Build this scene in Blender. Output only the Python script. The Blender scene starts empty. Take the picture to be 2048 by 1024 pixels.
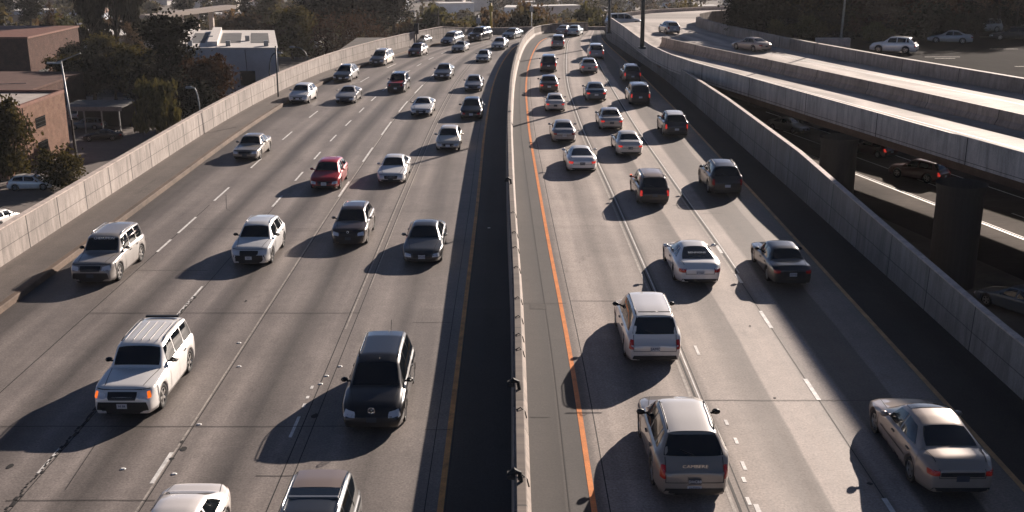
import bpy, bmesh, math, random
from mathutils import Vector, Matrix
from mathutils.bvhtree import BVHTree
random.seed(7)
R = math.radians
scene = bpy.context.scene
# ------------------------------------------------------------------ camera, sky, sun, exposure
F_PX, HC = 2200.0, 14.1
TH = math.atan(652 / F_PX)
cd = bpy.data.cameras.new('camera'); cam = bpy.data.objects.new('camera', cd)
scene.collection.objects.link(cam)
cd.sensor_width = 36; cd.lens = 36 * F_PX / 2048; cd.clip_start = .5; cd.clip_end = 8000
cam.location = (0, 0, HC); cam.rotation_euler = (math.pi / 2 - TH, 0, 0)
scene.camera = cam
SUN = Vector((1.45, 2.3, 1.0)).normalized()
EL = math.asin(SUN.z); AZ = math.atan2(SUN.x, SUN.y)
w = bpy.data.worlds.new('World'); scene.world = w; w.use_nodes = True
nt = w.node_tree; nt.nodes.clear()
sky = nt.nodes.new('ShaderNodeTexSky'); sky.sky_type = 'NISHITA'; sky.sun_disc = False
sky.sun_elevation = EL; sky.sun_rotation = AZ; sky.air_density = .30; sky.dust_density = .25; sky.ozone_density = 1.0
bg = nt.nodes.new('ShaderNodeBackground'); bg.inputs[1].default_value = .05
wo = nt.nodes.new('ShaderNodeOutputWorld')
nt.links.new(sky.outputs[0], bg.inputs[0]); nt.links.new(bg.outputs[0], wo.inputs[0])
sd = bpy.data.lights.new('sun', 'SUN'); sd.energy = 5.0; sd.angle = R(.5); sd.color = (1.0, .86, .75)
so = bpy.data.objects.new('sun', sd); scene.collection.objects.link(so)
so.rotation_euler = SUN.to_track_quat('Z', 'Y').to_euler(); so.location = (60, 90, 80)
vs = scene.view_settings; vs.view_transform = 'Standard'; vs.look = 'None'; vs.gamma = 1; vs.exposure = .90
try: vs.use_curve_mapping = False
except Exception: pass
scene.cycles.max_bounces = 5; scene.cycles.volume_bounces = 0

# ------------------------------------------------------------------ helpers
def G(x, y, z=0.0):
    """ground point (on height z) seen at full-size photo pixel x, y"""
    u = x - 1024; v = y - 512
    dy = F_PX * math.cos(TH) - v * math.sin(TH); dz = -(F_PX * math.sin(TH) + v * math.cos(TH))
    t = (z - HC) / dz
    return Vector((u * t, dy * t, z))
col = scene.collection
def link(o, parent=None):
    col.objects.link(o)
    if parent is not None: o.parent = parent
    return o
def tag(o, label=None, cat=None, group=None, kind=None):
    if label: o['label'] = label
    if cat: o['category'] = cat
    if group: o['group'] = group
    if kind: o['kind'] = kind
    return o
def empty(name, loc, rz=0.0, **k):
    o = bpy.data.objects.new(name, None); o.empty_display_size = .3; link(o)
    o.location = loc; o.rotation_euler = (0, 0, rz)
    return tag(o, **k)
class MB:
    def __init__(s): s.v = []; s.f = []; s.m = []; s.uv = []
    def add(s, vs, fs, m=0, uvs=None):
        b = len(s.v); s.v += [tuple(p) for p in vs]
        for i, f in enumerate(fs):
            s.f.append([b + j for j in f]); s.m.append(m); s.uv.append(uvs[i] if uvs else None)
        return s
    def quad(s, a, b, c, d, m=0, uv=None): return s.add([a, b, c, d], [(0, 1, 2, 3)], m, [uv] if uv else None)
    def box(s, x0, x1, y0, y1, z0, z1, m=0, M=None):
        vs = [Vector((x, y, z)) for z in (z0, z1) for y in (y0, y1) for x in (x0, x1)]
        if M is not None: vs = [M @ p for p in vs]
        return s.add(vs, [(0, 2, 3, 1), (4, 5, 7, 6), (0, 1, 5, 4), (2, 6, 7, 3), (0, 4, 6, 2), (1, 3, 7, 5)], m)
    def tube(s, pts, rad, n=8, m=0, cap=True):
        pts = [Vector(p) for p in pts]
        if not isinstance(rad, (list, tuple)): rad = [rad] * len(pts)
        rings = []
        for i, p in enumerate(pts):
            d = (pts[min(i + 1, len(pts) - 1)] - pts[max(i - 1, 0)]).normalized()
            a = d.cross(Vector((0, 0, 1)))
            if a.length < .05: a = d.cross(Vector((0, 1, 0)))
            a.normalize(); b = d.cross(a)
            rings.append([p + (a * math.cos(2 * math.pi * k / n) + b * math.sin(2 * math.pi * k / n)) * rad[i] for k in range(n)])
        vs = [q for r in rings for q in r]; fs = []
        for i in range(len(pts) - 1):
            for k in range(n):
                fs.append((i * n + k, i * n + (k + 1) % n, (i + 1) * n + (k + 1) % n, (i + 1) * n + k))
        if cap: fs += [tuple(range(n))[::-1], tuple((len(pts) - 1) * n + k for k in range(n))]
        return s.add(vs, fs, m)
    def mesh(s, name, smooth=False):
        me = bpy.data.meshes.new(name); me.from_pydata(s.v, [], s.f)
        if any(u for u in s.uv):
            ul = me.uv_layers.new(name='UVMap'); li = 0
            for f, u in zip(s.f, s.uv):
                for j in range(len(f)):
                    ul.data[li].uv = u[j] if u else (0, 0); li += 1
        me.polygons.foreach_set('material_index', s.m)
        if smooth: me.polygons.foreach_set('use_smooth', [True] * len(s.f))
        me.update(); return me
    def build(s, name, mats, parent=None, smooth=False):
        me = s.mesh(name, smooth)
        for m in (mats if isinstance(mats, (list, tuple)) else [mats]): me.materials.append(m)
        return link(bpy.data.objects.new(name, me), parent)

# ------------------------------------------------------------------ materials
def newmat(name, base=(.5, .5, .5), rough=.6, metal=0.0, spec=.5, coat=0.0, emit=None, es=0.0):
    m = bpy.data.materials.new(name); m.use_nodes = True
    p = m.node_tree.nodes['Principled BSDF']
    p.inputs['Base Color'].default_value = (*base, 1); p.inputs['Roughness'].default_value = rough
    p.inputs['Metallic'].default_value = metal; p.inputs['Specular IOR Level'].default_value = spec
    p.inputs['Coat Weight'].default_value = coat; p.inputs['Coat Roughness'].default_value = .04
    if emit: p.inputs['Emission Color'].default_value = (*emit, 1); p.inputs['Emission Strength'].default_value = es
    return m
class NT:
    def __init__(s, m): s.t = m.node_tree; s.p = s.t.nodes['Principled BSDF']
    def n(s, ty, **k):
        n = s.t.nodes.new(ty)
        for a, b in k.items(): setattr(n, a, b)
        return n
    def l(s, a, b): s.t.links.new(a, b)
    def math(s, op, a, b=None, c=None):
        n = s.n('ShaderNodeMath', operation=op)
        for i, q in enumerate((a, b, c)):
            if q is None: continue
            if isinstance(q, (int, float)): n.inputs[i].default_value = q
            else: s.l(q, n.inputs[i])
        return n.outputs[0]
    def noise(s, vec, scale, detail=3, rough=.55, sc=(1, 1, 1)):
        mp = s.n('ShaderNodeMapping'); mp.inputs['Scale'].default_value = sc; s.l(vec, mp.inputs[0])
        n = s.n('ShaderNodeTexNoise'); n.inputs['Scale'].default_value = scale; n.inputs['Detail'].default_value = detail
        n.inputs['Roughness'].default_value = rough; s.l(mp.outputs[0], n.inputs['Vector']); return n.outputs['Fac']
    def ramp(s, fac, stops):
        n = s.n('ShaderNodeValToRGB'); e = n.color_ramp.elements
        while len(e) > 1: e.remove(e[-1])
        for i, (p, c) in enumerate(stops):
            if not isinstance(c, (tuple, list)): c = (c, c, c)
            q = e[0] if i == 0 else e.new(p)
            q.position = p; q.color = (*c, 1)
        s.l(fac, n.inputs[0]); return n.outputs[0]
    def mul(s, a, b, f=1.0, mode='MULTIPLY'):
        n = s.n('ShaderNodeMix', data_type='RGBA', blend_type=mode)
        n.inputs[0].default_value = f
        for i, q in ((6, a), (7, b)):
            if isinstance(q, tuple): n.inputs[i].default_value = (*q, 1)
            else: s.l(q, n.inputs[i])
        return n.outputs[2]
    def mixf(s, f, a, b):
        n = s.n('ShaderNodeMix', data_type='RGBA'); s.l(f, n.inputs[0])
        for i, q in ((6, a), (7, b)):
            if isinstance(q, tuple): n.inputs[i].default_value = (*q, 1)
            else: s.l(q, n.inputs[i])
        return n.outputs[2]
    def map(s, v, a, b, c, d):
        n = s.n('ShaderNodeMapRange'); s.l(v, n.inputs[0])
        for i, q in enumerate((a, b, c, d)): n.inputs[i + 1].default_value = q
        return n.outputs[0]
    def bump(s, h, st, dist=.02):
        n = s.n('ShaderNodeBump'); n.inputs['Strength'].default_value = st; n.inputs['Distance'].default_value = dist
        s.l(h, n.inputs['Height']); s.l(n.outputs[0], s.p.inputs['Normal'])
def pavement(name, base, stops, umin, umax, rough=.62, spec=.5, slab=True):
    """stops: (metres across, multiplier)"""
    m = newmat(name, base, rough, spec=spec); t = NT(m)
    uv = t.n('ShaderNodeTexCoord').outputs['UV']
    sx = t.n('ShaderNodeSeparateXYZ'); t.l(uv, sx.inputs[0])
    wob = t.noise(uv, .10, 2, .5)
    u = t.math('ADD', sx.outputs[0], t.math('MULTIPLY', t.math('SUBTRACT', wob, .5), .35))
    un = t.map(u, umin, umax, 0, 1)
    across = t.ramp(un, [((a - umin) / (umax - umin), b) for a, b in stops])
    lng = t.noise(uv, 1.6, 4, .6, (1.0, .035, 1)); big = t.noise(uv, .22, 4, .6); grain = t.noise(uv, 14, 4, .75); mid = t.noise(uv, 2.2, 5, .65)
    c = t.mul(base, across)
    c = t.mul(c, t.ramp(lng, [(.25, .80), (.7, 1.16)])); c = t.mul(c, t.ramp(big, [(.3, .84), (.7, 1.12)]))
    c = t.mul(c, t.ramp(mid, [(.25, .86), (.75, 1.12)])); c = t.mul(c, t.ramp(grain, [(.3, .60), (.7, 1.40)]))
    if slab:
        cx = t.n('ShaderNodeCombineXYZ'); t.l(t.math('FLOOR', t.math('DIVIDE', sx.outputs[0], 3.75)), cx.inputs[0]); t.l(t.math('FLOOR', t.math('DIVIDE', sx.outputs[1], 5.3)), cx.inputs[1])
        wn = t.n('ShaderNodeTexWhiteNoise', noise_dimensions='2D'); t.l(cx.outputs[0], wn.inputs['Vector']); c = t.mul(c, t.ramp(wn.outputs[0], [(0, .91), (1, 1.06)]))
        blot = t.noise(uv, .8, 6, .75, (1, .35, 1)); c = t.mul(c, t.ramp(blot, [(.30, .72), (.42, 1.0), (.66, 1.0), (.75, 1.12)]))
    t.l(c, t.p.inputs['Base Color'])
    t.l(t.map(lng, .2, .8, rough - .07, rough + .1), t.p.inputs['Roughness'])
    t.bump(t.math('ADD', grain, mid), .25, .01)
    return m
def gp(z):  # helper for streak lists
    return z
# concrete wall: uv = (metres along, 0..1 up)
def wallmat(name, base, joint=3.7, mid=.5, stain=.35, lw=.035, rough=.75):
    m = newmat(name, base, rough); t = NT(m)
    uv = t.n('ShaderNodeTexCoord').outputs['UV']; sx = t.n('ShaderNodeSeparateXYZ'); t.l(uv, sx.inputs[0])
    fr = t.math('FRACT', t.math('DIVIDE', sx.outputs[0], joint))
    ln = t.math('LESS_THAN', t.math('ABSOLUTE', t.math('SUBTRACT', fr, .5)), lw / joint)
    if mid: ln = t.math('MAXIMUM', ln, t.math('MULTIPLY', t.math('LESS_THAN', t.math('ABSOLUTE', t.math('SUBTRACT', sx.outputs[1], mid)), .011), .7))
    st = t.noise(uv, 2.5, 5, .7, (1, .25, 1)); big = t.noise(uv, .35, 3, .6, (1, 2, 1)); gr = t.noise(uv, 18, 3, .7)
    flo = t.math('FLOOR', t.math('ADD', t.math('DIVIDE', sx.outputs[0], joint), .5))
    wn = t.n('ShaderNodeTexWhiteNoise', noise_dimensions='1D'); t.l(flo, wn.inputs['W'])
    c = t.mul(base, t.ramp(st, [(.3, 1 - stain), (.6, 1.08)])); c = t.mul(c, t.ramp(big, [(.3, .8), (.7, 1.12)]))
    c = t.mul(c, t.ramp(gr, [(.3, .85), (.7, 1.15)])); c = t.mul(c, t.ramp(wn.outputs[0], [(0, .88), (1, 1.08)]))
    c = t.mixf(ln, c, (.035, .03, .027)); t.l(c, t.p.inputs['Base Color'])
    t.bump(st, .3, .03)
    return m
def noisy(name, base, rough=.8, scale=1.5, lo=.7, hi=1.25, spec=.4, grain=12, metal=0):
    m = newmat(name, base, rough, spec=spec, metal=metal); t = NT(m)
    co = t.n('ShaderNodeTexCoord').outputs['Object']
    c = t.mul(base, t.ramp(t.noise(co, scale, 5, .65), [(.3, lo), (.7, hi)]))
    if grain: c = t.mul(c, t.ramp(t.noise(co, grain, 3, .7), [(.3, .82), (.7, 1.18)]))
    t.l(c, t.p.inputs['Base Color']); return m
def foliage(name, a, b, tr=.0):
    m = newmat(name, a, .8, spec=.04); t = NT(m)
    geo = t.n('ShaderNodeNewGeometry'); co = t.n('ShaderNodeTexCoord').outputs['Object']
    f = t.math('ADD', t.math('MULTIPLY', geo.outputs['Random Per Island'], .6), t.math('MULTIPLY', t.noise(co, .7, 3), .5))
    oi = t.n('ShaderNodeObjectInfo')
    c = t.mixf(f, a, b); c = t.mul(c, t.ramp(oi.outputs['Random'], [(0, .75), (1, 1.25)]))
    t.l(c, t.p.inputs['Base Color'])
    if tr:
        tl = t.n('ShaderNodeBsdfTranslucent'); t.l(t.mul(c, (1.6, 1.35, .8)), tl.inputs[0]); mx = t.n('ShaderNodeMixShader'); mx.inputs[0].default_value = tr
        t.l(t.p.outputs[0], mx.inputs[1]); t.l(tl.outputs[0], mx.inputs[2]); t.l(mx.outputs[0], t.t.nodes['Material Output'].inputs['Surface'])
    return m
def paint(name, base, rough=.28, metal=.25):
    m = newmat(name, base, rough, metal=metal, coat=1.0); t = NT(m)
    co = t.n('ShaderNodeTexCoord').outputs['Object']; sx = t.n('ShaderNodeSeparateXYZ'); t.l(co, sx.inputs[0])
    dirt = t.math('MULTIPLY', t.map(sx.outputs[2], .2, .75, 1, 0), t.map(t.noise(co, 3, 4), .35, .7, .1, .8))
    c = t.mixf(t.math('MULTIPLY', dirt, .5), base, (.16, .13, .10)); t.l(c, t.p.inputs['Base Color'])
    t.l(t.map(dirt, 0, 1, rough, .6), t.p.inputs['Roughness'])
    return m
M = {}
M['glass'] = newmat('dark_glass', (.006, .008, .010), .04, spec=.6, coat=.3)
M['tyre'] = newmat('tyre_rubber', (.012, .012, .012), .8)
M['rim'] = newmat('rim_alloy', (.42, .41, .40), .3, metal=.85)
M['plastic'] = newmat('black_plastic', (.012, .012, .013), .5)
M['grille'] = newmat('grille_black', (.010, .010, .011), .35)
M['chrome'] = newmat('chrome', (.6, .6, .6), .15, metal=1)
M['headlight'] = newmat('headlight_glass', (.72, .74, .77), .15, metal=.1, coat=1)
M['amber'] = newmat('amber_lamp', (.80, .16, .01), .2, coat=1, emit=(1, .17, .01), es=.55)
M['tail'] = newmat('taillight_red', (.16, .006, .006), .2, coat=.5, emit=(1, .03, .02), es=.02)
M['brake'] = newmat('taillight_lit', (.32, .012, .012), .2, coat=.5, emit=(1, .05, .03), es=.28)
M['plate'] = newmat('plate_white', (.55, .57, .60), .5)
M['plate_dark'] = newmat('plate_dark', (.03, .04, .06), .5)
M['ink'] = newmat('plate_ink', (.03, .05, .12), .5)
M['inkw'] = newmat('white_lettering', (.7, .72, .75), .4)
M['pole'] = noisy('galvanised_pole', (.30, .31, .31), .5, 3, metal=.4)
M['poledark'] = newmat('dark_pole', (.025, .035, .04), .5)
M['black'] = newmat('black_rubber', (.01, .01, .01), .7)

# ------------------------------------------------------------------ traced plan lines  (metres: distance along road D -> X)
def lerp_tab(tab, d):
    if d <= tab[0][0]:
        (a, x), (b, y) = tab[0], tab[1]; return x
    for (a, x), (b, y) in zip(tab, tab[1:]):
        if d <= b: return x + (y - x) * (d - a) / (b - a)
    return tab[-1][1]
def smooth_tab(tab, d, r=5.0):
    return sum(lerp_tab(tab, d + k * r / 3) * wt for k, wt in ((-3, .08), (-2, .14), (-1, .18), (0, .2), (1, .18), (2, .14), (3, .08)))
T = {
 'wallL': [(0, -23.05), (80, -23.0), (90, -22.75), (100, -22.2), (110, -21.3), (120, -20.0), (130, -17.9), (140, -15.3), (150, -12.1), (158, -8.9), (165, -5)],
 'curb': [(0, -20.75), (80, -20.7), (90, -20.45), (100, -20.0), (110, -19.2), (120, -17.9), (130, -15.9), (140, -13.3), (150, -10.1), (158, -6.9), (165, -3)],
 'D': [(0, -17.2), (80, -16.9), (90, -16.7), (100, -16.3), (110, -15.6), (120, -14.6), (130, -13.1), (140, -11.2), (150, -8.4), (165, -2)],
 'C': [(0, -13.55), (80, -13.3), (90, -13.0), (100, -12.7), (110, -12.2), (120, -11.4), (130, -10.3), (140, -8.7), (150, -6.3), (165, 0)],
 'B': [(0, -9.95), (60, -9.95), (80, -9.75), (90, -9.6), (100, -9.3), (110, -8.8), (120, -8.2), (130, -7.3), (140, -6.1), (150, -4.2), (165, 2)],
 'A': [(0, -6.2), (60, -6.2), (80, -6.1), (90, -6.0), (100, -5.8), (110, -5.55), (120, -5.1), (130, -4.5), (140, -3.6), (150, -2.2), (165, 4)],
 'YL': [(0, -1.88), (60, -1.95), (80, -2.1), (100, -2.05), (110, -1.9), (120, -1.6), (130, -1.1), (140, -.4), (150, .6), (165, 6)],
 'BAR': [(0, .30), (40, .22), (50, .06), (60, -.06), (80, -.2), (100, -.05), (110, .15), (120, .45), (130, .85), (140, 1.4), (150, 2.3), (158, 3.6), (165, 7)],
 'OR': [(0, 2.2), (35, 2.04), (50, 1.72), (60, 1.55), (80, 1.25), (100, 1.25), (110, 1.45), (120, 1.8), (130, 2.3), (140, 3.0), (150, 4.0), (165, 9)],
 'R1': [(0, 5.8), (40, 5.7), (60, 5.45), (80, 5.05), (100, 5.05), (110, 5.3), (120, 5.7), (130, 6.2), (140, 6.8), (150, 7.4), (165, 11)],
 'R2': [(0, 9.7), (50, 9.55), (60, 9.35), (80, 9.1), (100, 9.15), (110, 9.25), (120, 9.4), (130, 9.6), (140, 9.9), (150, 10.2), (165, 12)],
 'YR': [(0, 13.45), (60, 13.5), (90, 13.4), (110, 13.15), (120, 12.95), (130, 12.6), (140, 12.3), (150, 12.1), (165, 13)],
 'wallR': [(0, 16.1), (40, 15.95), (60, 15.8), (80, 15.55), (100, 15.25), (110, 15.0), (120, 14.5), (130, 13.9), (140, 13.3), (150, 12.7), (165, 13.6)],
}
def X(k, d): return smooth_tab(T[k], d)
ZL = -.7          # left carriageway surface
Ds = [8 + 2 * i for i in range(79)]     # 8 .. 164
def ribbon(name, keys, z, mat, nom=None, sub=4):
    """road sheet through the traced lines; uv in metres (nominal across, along)"""
    nom = nom or [T[k][0][1] for k in keys]
    mb = MB(); cols = []
    for i in range(len(keys) - 1):
        for s in range(sub): cols.append((i, s / sub))
    cols.append((len(keys) - 2, 1.0))
    vs = []; uvs = []
    for d in Ds:
        xs = [X(k, d) if isinstance(k, str) else X(k[0], d) + k[1] for k in keys]
        for i, f in cols:
            vs.append((xs[i] + (xs[i + 1] - xs[i]) * f, d, z)); uvs.append((nom[i] + (nom[i + 1] - nom[i]) * f, d))
    nc = len(cols); fs = []; fu = []
    for j in range(len(Ds) - 1):
        for i in range(nc - 1):
            q = (j * nc + i, j * nc + i + 1, (j + 1) * nc + i + 1, (j + 1) * nc + i); fs.append(q); fu.append([uvs[k] for k in q])
    mb.add(vs, fs, 0, fu)
    return mb.build(name, mat)

# ---- left carriageway
def lane_st(edges, lo=.5, hi=1.22):
    out = []
    for a, b in zip(edges, edges[1:]):
        c = (a + b) / 2
        out += [(a + .25, 1.0), (a + .9, hi), (c - .55, .80), (c, lo), (c + .45, .78), (b - .75, hi), (b - .15, .95)]
    return out
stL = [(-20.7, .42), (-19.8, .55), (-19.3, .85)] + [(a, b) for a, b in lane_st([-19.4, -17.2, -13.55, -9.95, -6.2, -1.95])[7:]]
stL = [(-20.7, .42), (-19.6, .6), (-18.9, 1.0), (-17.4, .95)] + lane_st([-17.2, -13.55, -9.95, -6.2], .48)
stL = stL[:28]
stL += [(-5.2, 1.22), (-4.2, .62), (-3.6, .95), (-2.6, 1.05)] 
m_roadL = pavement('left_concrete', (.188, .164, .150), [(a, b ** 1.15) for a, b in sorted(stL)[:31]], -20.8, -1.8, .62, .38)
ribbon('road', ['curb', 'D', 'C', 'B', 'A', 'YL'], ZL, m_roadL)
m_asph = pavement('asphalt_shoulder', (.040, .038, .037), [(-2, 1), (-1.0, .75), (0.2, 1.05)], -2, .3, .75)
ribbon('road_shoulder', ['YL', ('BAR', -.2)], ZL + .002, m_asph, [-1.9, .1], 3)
# raised shoulder at the left wall with kerb
m_side = pavement('shoulder_concrete', (.12, .100, .088), [(-23.2, 1.15), (-22.6, .8), (-22, 1), (-21, .85), (-20.7, 1.3)], -23.2, -20.6, .8)
ribbon('pavement', ['wallL', 'curb'], -.45, m_side, None, 4)
mb = MB()
for j in range(len(Ds) - 1):
    a, b = Ds[j], Ds[j + 1]; xa, xb = X('curb', a), X('curb', b)
    pr = [(-.02, -.449), (-.0, -.45), (.12, -.455), (.15, -.50), (.17, ZL - .01)]
    for (o0, z0), (o1, z1) in zip([(-.14, -.446)] + pr[2:], pr[2:] + [None] if False else pr[2:]):
        pass
    P = [(-.14, -.447), (.10, -.447), (.14, -.48), (.17, ZL - .01)]
    for (o0, z0), (o1, z1) in zip(P, P[1:]):
        mb.quad((xa + o0, a, z0), (xa + o1, a, z1), (xb + o1, b, z1), (xb + o0, b, z0))
tag(mb.build('kerb', noisy('kerb_yellow', (.125, .088, .064), .8, .6, .5, 1.3)), kind='structure')

# ---- right carriageway
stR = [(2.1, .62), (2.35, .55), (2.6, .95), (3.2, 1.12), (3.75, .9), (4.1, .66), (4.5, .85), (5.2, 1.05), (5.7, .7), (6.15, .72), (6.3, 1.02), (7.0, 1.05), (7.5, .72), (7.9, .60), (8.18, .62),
       (8.24, 1.12), (8.9, 1.08), (9.5, .95), (9.75, .7), (10.0, 1.15), (10.45, 1.1), (10.62, .50), (11.3, .42), (12.02, .46), (12.07, .78), (12.8, .72), (13.3, .62), (13.5, .4)]  # outer lane's dark stops paint in soft shade, ending at a pavement seam
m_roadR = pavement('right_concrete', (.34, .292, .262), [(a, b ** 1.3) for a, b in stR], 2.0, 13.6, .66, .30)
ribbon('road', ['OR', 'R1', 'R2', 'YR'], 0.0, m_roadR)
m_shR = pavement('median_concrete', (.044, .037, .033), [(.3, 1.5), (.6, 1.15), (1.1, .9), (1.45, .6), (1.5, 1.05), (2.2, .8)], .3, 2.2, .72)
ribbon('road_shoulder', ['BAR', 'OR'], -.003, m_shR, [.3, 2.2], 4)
m_sh2 = pavement('asphalt_edge', (.032, .030, .029), [(13.4, .9), (14.6, 1.1), (15.4, .8), (16, 1.3)], 13.4, 16.1, .85, .3)
ribbon('road_shoulder', ['YR', 'wallR'], -.003, m_sh2, [13.45, 16.0], 4)
for o in list(col.objects):
    if o.type == 'MESH' and 'kind' not in o: tag(o, kind='structure')

# ---- painted lines, seams and dashes
m_white = noisy('road_paint_white', (.80, .78, .75), .6, 3, .6, 1.1, grain=20)
m_worn = noisy('road_paint_worn', (.42, .38, .34), .7, 5, .45, 1.2, grain=20)
m_yel = noisy('road_paint_yellow', (.74, .34, .09), .65, 2, .6, 1.2, grain=20)
m_or = noisy('road_paint_orange', (.72, .23, .045), .55, 2, .75, 1.15, grain=20)
m_edge = noisy('road_paint_amber', (.52, .28, .10), .6, 1.5, .5, 1.2, grain=20)
m_seam = newmat('joint_tar', (.012, .011, .011), .8)
def stripe(mb, key, off, wd, d0, d1, z, m=0, step=2.0):
    n = max(1, int((d1 - d0) / step))
    for i in range(n):
        a = d0 + (d1 - d0) * i / n; b = d0 + (d1 - d0) * (i + 1) / n
        xa = X(key, a) + off; xb = X(key, b) + off
        mb.quad((xa - wd / 2, a, z), (xa + wd / 2, a, z), (xb + wd / 2, b, z), (xb - wd / 2, b, z), m)
mk = MB(); E1 = 150
stripe(mk, 'YL', 0, .17, 10, E1, ZL + .006, 2); stripe(mk, 'YL', .13, .03, 10, E1, ZL + .006, 4)
stripe(mk, 'YL', -.42, .025, 10, 90, ZL + .005, 4)
stripe(mk, 'A', -.32, .035, 10, E1, ZL + .006, 4); stripe(mk, 'A', .02, .03, 10, E1, ZL + .006, 4); stripe(mk, 'A', -.24, .05, 40, E1, ZL + .006, 1); stripe(mk, 'A', .08, .04, 45, E1, ZL + .006, 1)
stripe(mk, 'B', -.03, .055, 12, 140, ZL + .006, 1); stripe(mk, 'B', .05, .03, 12, 140, ZL + .006, 4)
stripe(mk, 'D', 0, .04, 12, 60, ZL + .006, 4); stripe(mk, 'C', .12, .03, 12, 60, ZL + .006, 4)
for d0, ln in [(27.6, 1.9), (62, 4), (72, 5), (82, 6), (93, 6), (104, 6), (116, 6)]: stripe(mk, 'B', -.1, .12, d0, d0 + ln, ZL + .010, 0)
for d0, ln in [(28.2, 1.6), (40.5, 4.8), (37.2, .35)]: stripe(mk, 'C', 0, .09, d0, d0 + ln, ZL + .010, 0)
d = 53
while d < 140: stripe(mk, 'C', 0, .12, d, d + 2.6, ZL + .010, 0); d += 6.6
for d0, ln in [(50.6, 2.2), (54, 3.3), (61, 3.4), (70, 3), (80, 3.4), (90, 3.4), (101, 4), (112, 4), (124, 4)]: stripe(mk, 'D', 0, .12, d0, d0 + ln, ZL + .010, 0)
for d0, ln in [(30.5, 1.5), (32.7, .3), (34.2, .25), (33.4, .2)]: stripe(mk, 'A', -.55, .1, d0, d0 + ln, ZL + .010, 0)
tag(mk.build('lane_marking', [m_white, m_worn, m_yel, m_or, m_seam]), kind='structure')
mk = MB()
stripe(mk, 'OR', 0, .15, 10, 152, .004, 3); stripe(mk, 'OR', .40, .03, 10, 110, .004, 4)
stripe(mk, 'OR', -.62, .03, 10, 110, .004, 4)
stripe(mk, 'R1', -.10, .09, 10, 150, .004, 1); stripe(mk, 'R1', .05, .07, 10, 150, .004, 4); stripe(mk, 'R1', .17, .05, 28, 150, .004, 0); stripe(mk, 'R1', .26, .03, 10, 110, .004, 4)
stripe(mk, 'R2', 0, .035, 10, 45, .004, 4); stripe(mk, 'R2', -.08, .07, 45, 150, .004, 1); stripe(mk, 'R2', .06, .1, 45, 150, .004, 4); stripe(mk, 'R2', .17, .05, 45, 140, .004, 0)
stripe(mk, 'YR', 0, .17, 10, 152, .004, 5)
for d0, ln in [(23.6, 1.9), (31.7, 1.7), (38.2, 1.9), (43.6, 1.2), (48, 1.3)]: stripe(mk, 'R2', 0, .14, d0, d0 + ln, .008, 0)
for d0, ln in [(22.5, .8), (24.4, .8)]: stripe(mk, 'R1', .5, .13, d0, d0 + ln, .008, 0)
for x, y, ln in [(1398, 710, .9), (1455, 850, .35), (1475, 888, .4), (1491, 940, .5), (1500, 1010, .4), (1490, 965, .3)]:
    p = G(x, y); mk.box(p.x - .05, p.x + .05, p.y, p.y + ln, .0, .008, 0)
tag(mk.build('lane_marking', [m_white, m_worn, m_yel, m_or, m_seam, m_edge]), kind='structure')
mk = MB()
def cross(x0, y, x1, z, th=.03, jag=.015):
    a = G(x0, y, z + .009); b = G(x1, y, z + .009); n = max(2, int(abs(b.x - a.x) / .8)); pts = [(a.x + (b.x - a.x) * i / n, a.y + random.uniform(-jag, jag)) for i in range(n + 1)]
    for p, q in zip(pts, pts[1:]): mk.quad((p[0], p[1], z + .012), (q[0], q[1], z + .012), (q[0], q[1] + th, z + .012), (p[0], p[1] + th, z + .012))
for x0, y, x1, z in [(0, 853, 690, ZL), (12, 1001, 310, ZL), (512, 952, 590, ZL), (180, 626, 720, ZL), (825, 645, 905, ZL), (268, 541, 415, ZL), (375, 458, 655, ZL), (760, 444, 785, ZL), (580, 462, 640, ZL), (935, 350, 960, ZL), (850, 860, 900, ZL),
                     (1140, 602, 1232, 0), (1042, 607, 1132, 0), (1410, 801, 1750, 0), (1345, 411, 1382, 0), (1060, 834, 1100, 0), (1400, 427, 1445, 0), (1090, 480, 1110, 0), (700, 330, 880, ZL), (900, 268, 930, ZL)]: cross(x0, y, x1, z)
mk2 = mk
for pts in [[(452, 390), (453, 418), (460, 422), (472, 421)], [(240, 379), (262, 383), (282, 378), (310, 360)], [(130, 980), (160, 935), (190, 890)]]:
    z = ZL if pts[0][0] != 240 else -.45
    P = [G(x, y, z) for x, y in pts]
    for p, q in zip(P, P[1:]): mk.quad((p.x, p.y, z + .012), (p.x + .018, p.y, z + .012), (q.x + .018, q.y, z + .012), (q.x, q.y, z + .012))
tag(mk.build('pavement_joint', m_seam), kind='structure')
# dark tar-sealed ragged line, small patches and stains
mk = MB()
for k in range(150):
    d = 26 + k * .17; x = X('C', d) - 2.2 * 0 + random.uniform(-.05, .05)
    if d < 44: mk.box(x + .0, x + random.uniform(.04, .12), d, d + random.uniform(.08, .2), ZL, ZL + .012 + .001 * (k % 3))
for x, y, a, b in [(160, 1000, .0, 0), (368, 898, .25, .12), (364, 884, .12, .08), (630, 832, .3, .15), (1550, 796, .1, .05), (1412, 550, .1, .05), (1740, 968, .2, .06), (492, 602, .12, .1), (20, 933, .2, .12), (1500, 652, .07, .07), (344, 918, .2, .08)]:
    z = ZL if x < 1020 else 0; p = G(x, y, z)
    if a: mk.add([(p.x + a * .5 * math.cos(t * .785) * random.uniform(.7, 1.1), p.y + b * math.sin(t * .785) * random.uniform(.8, 1.6), z + .011) for t in range(8)], [tuple(range(8))])
tag(mk.build('road_stain', m_seam), kind='structure')
mk = MB(); p = G(1076, 613); mk.box(p.x - .33, p.x + .33, p.y - .3, p.y + .3, -.004, .003)
tag(mk.build('pavement_patch', noisy('patch', (.045, .04, .037), .8, 4)), kind='structure')
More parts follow.
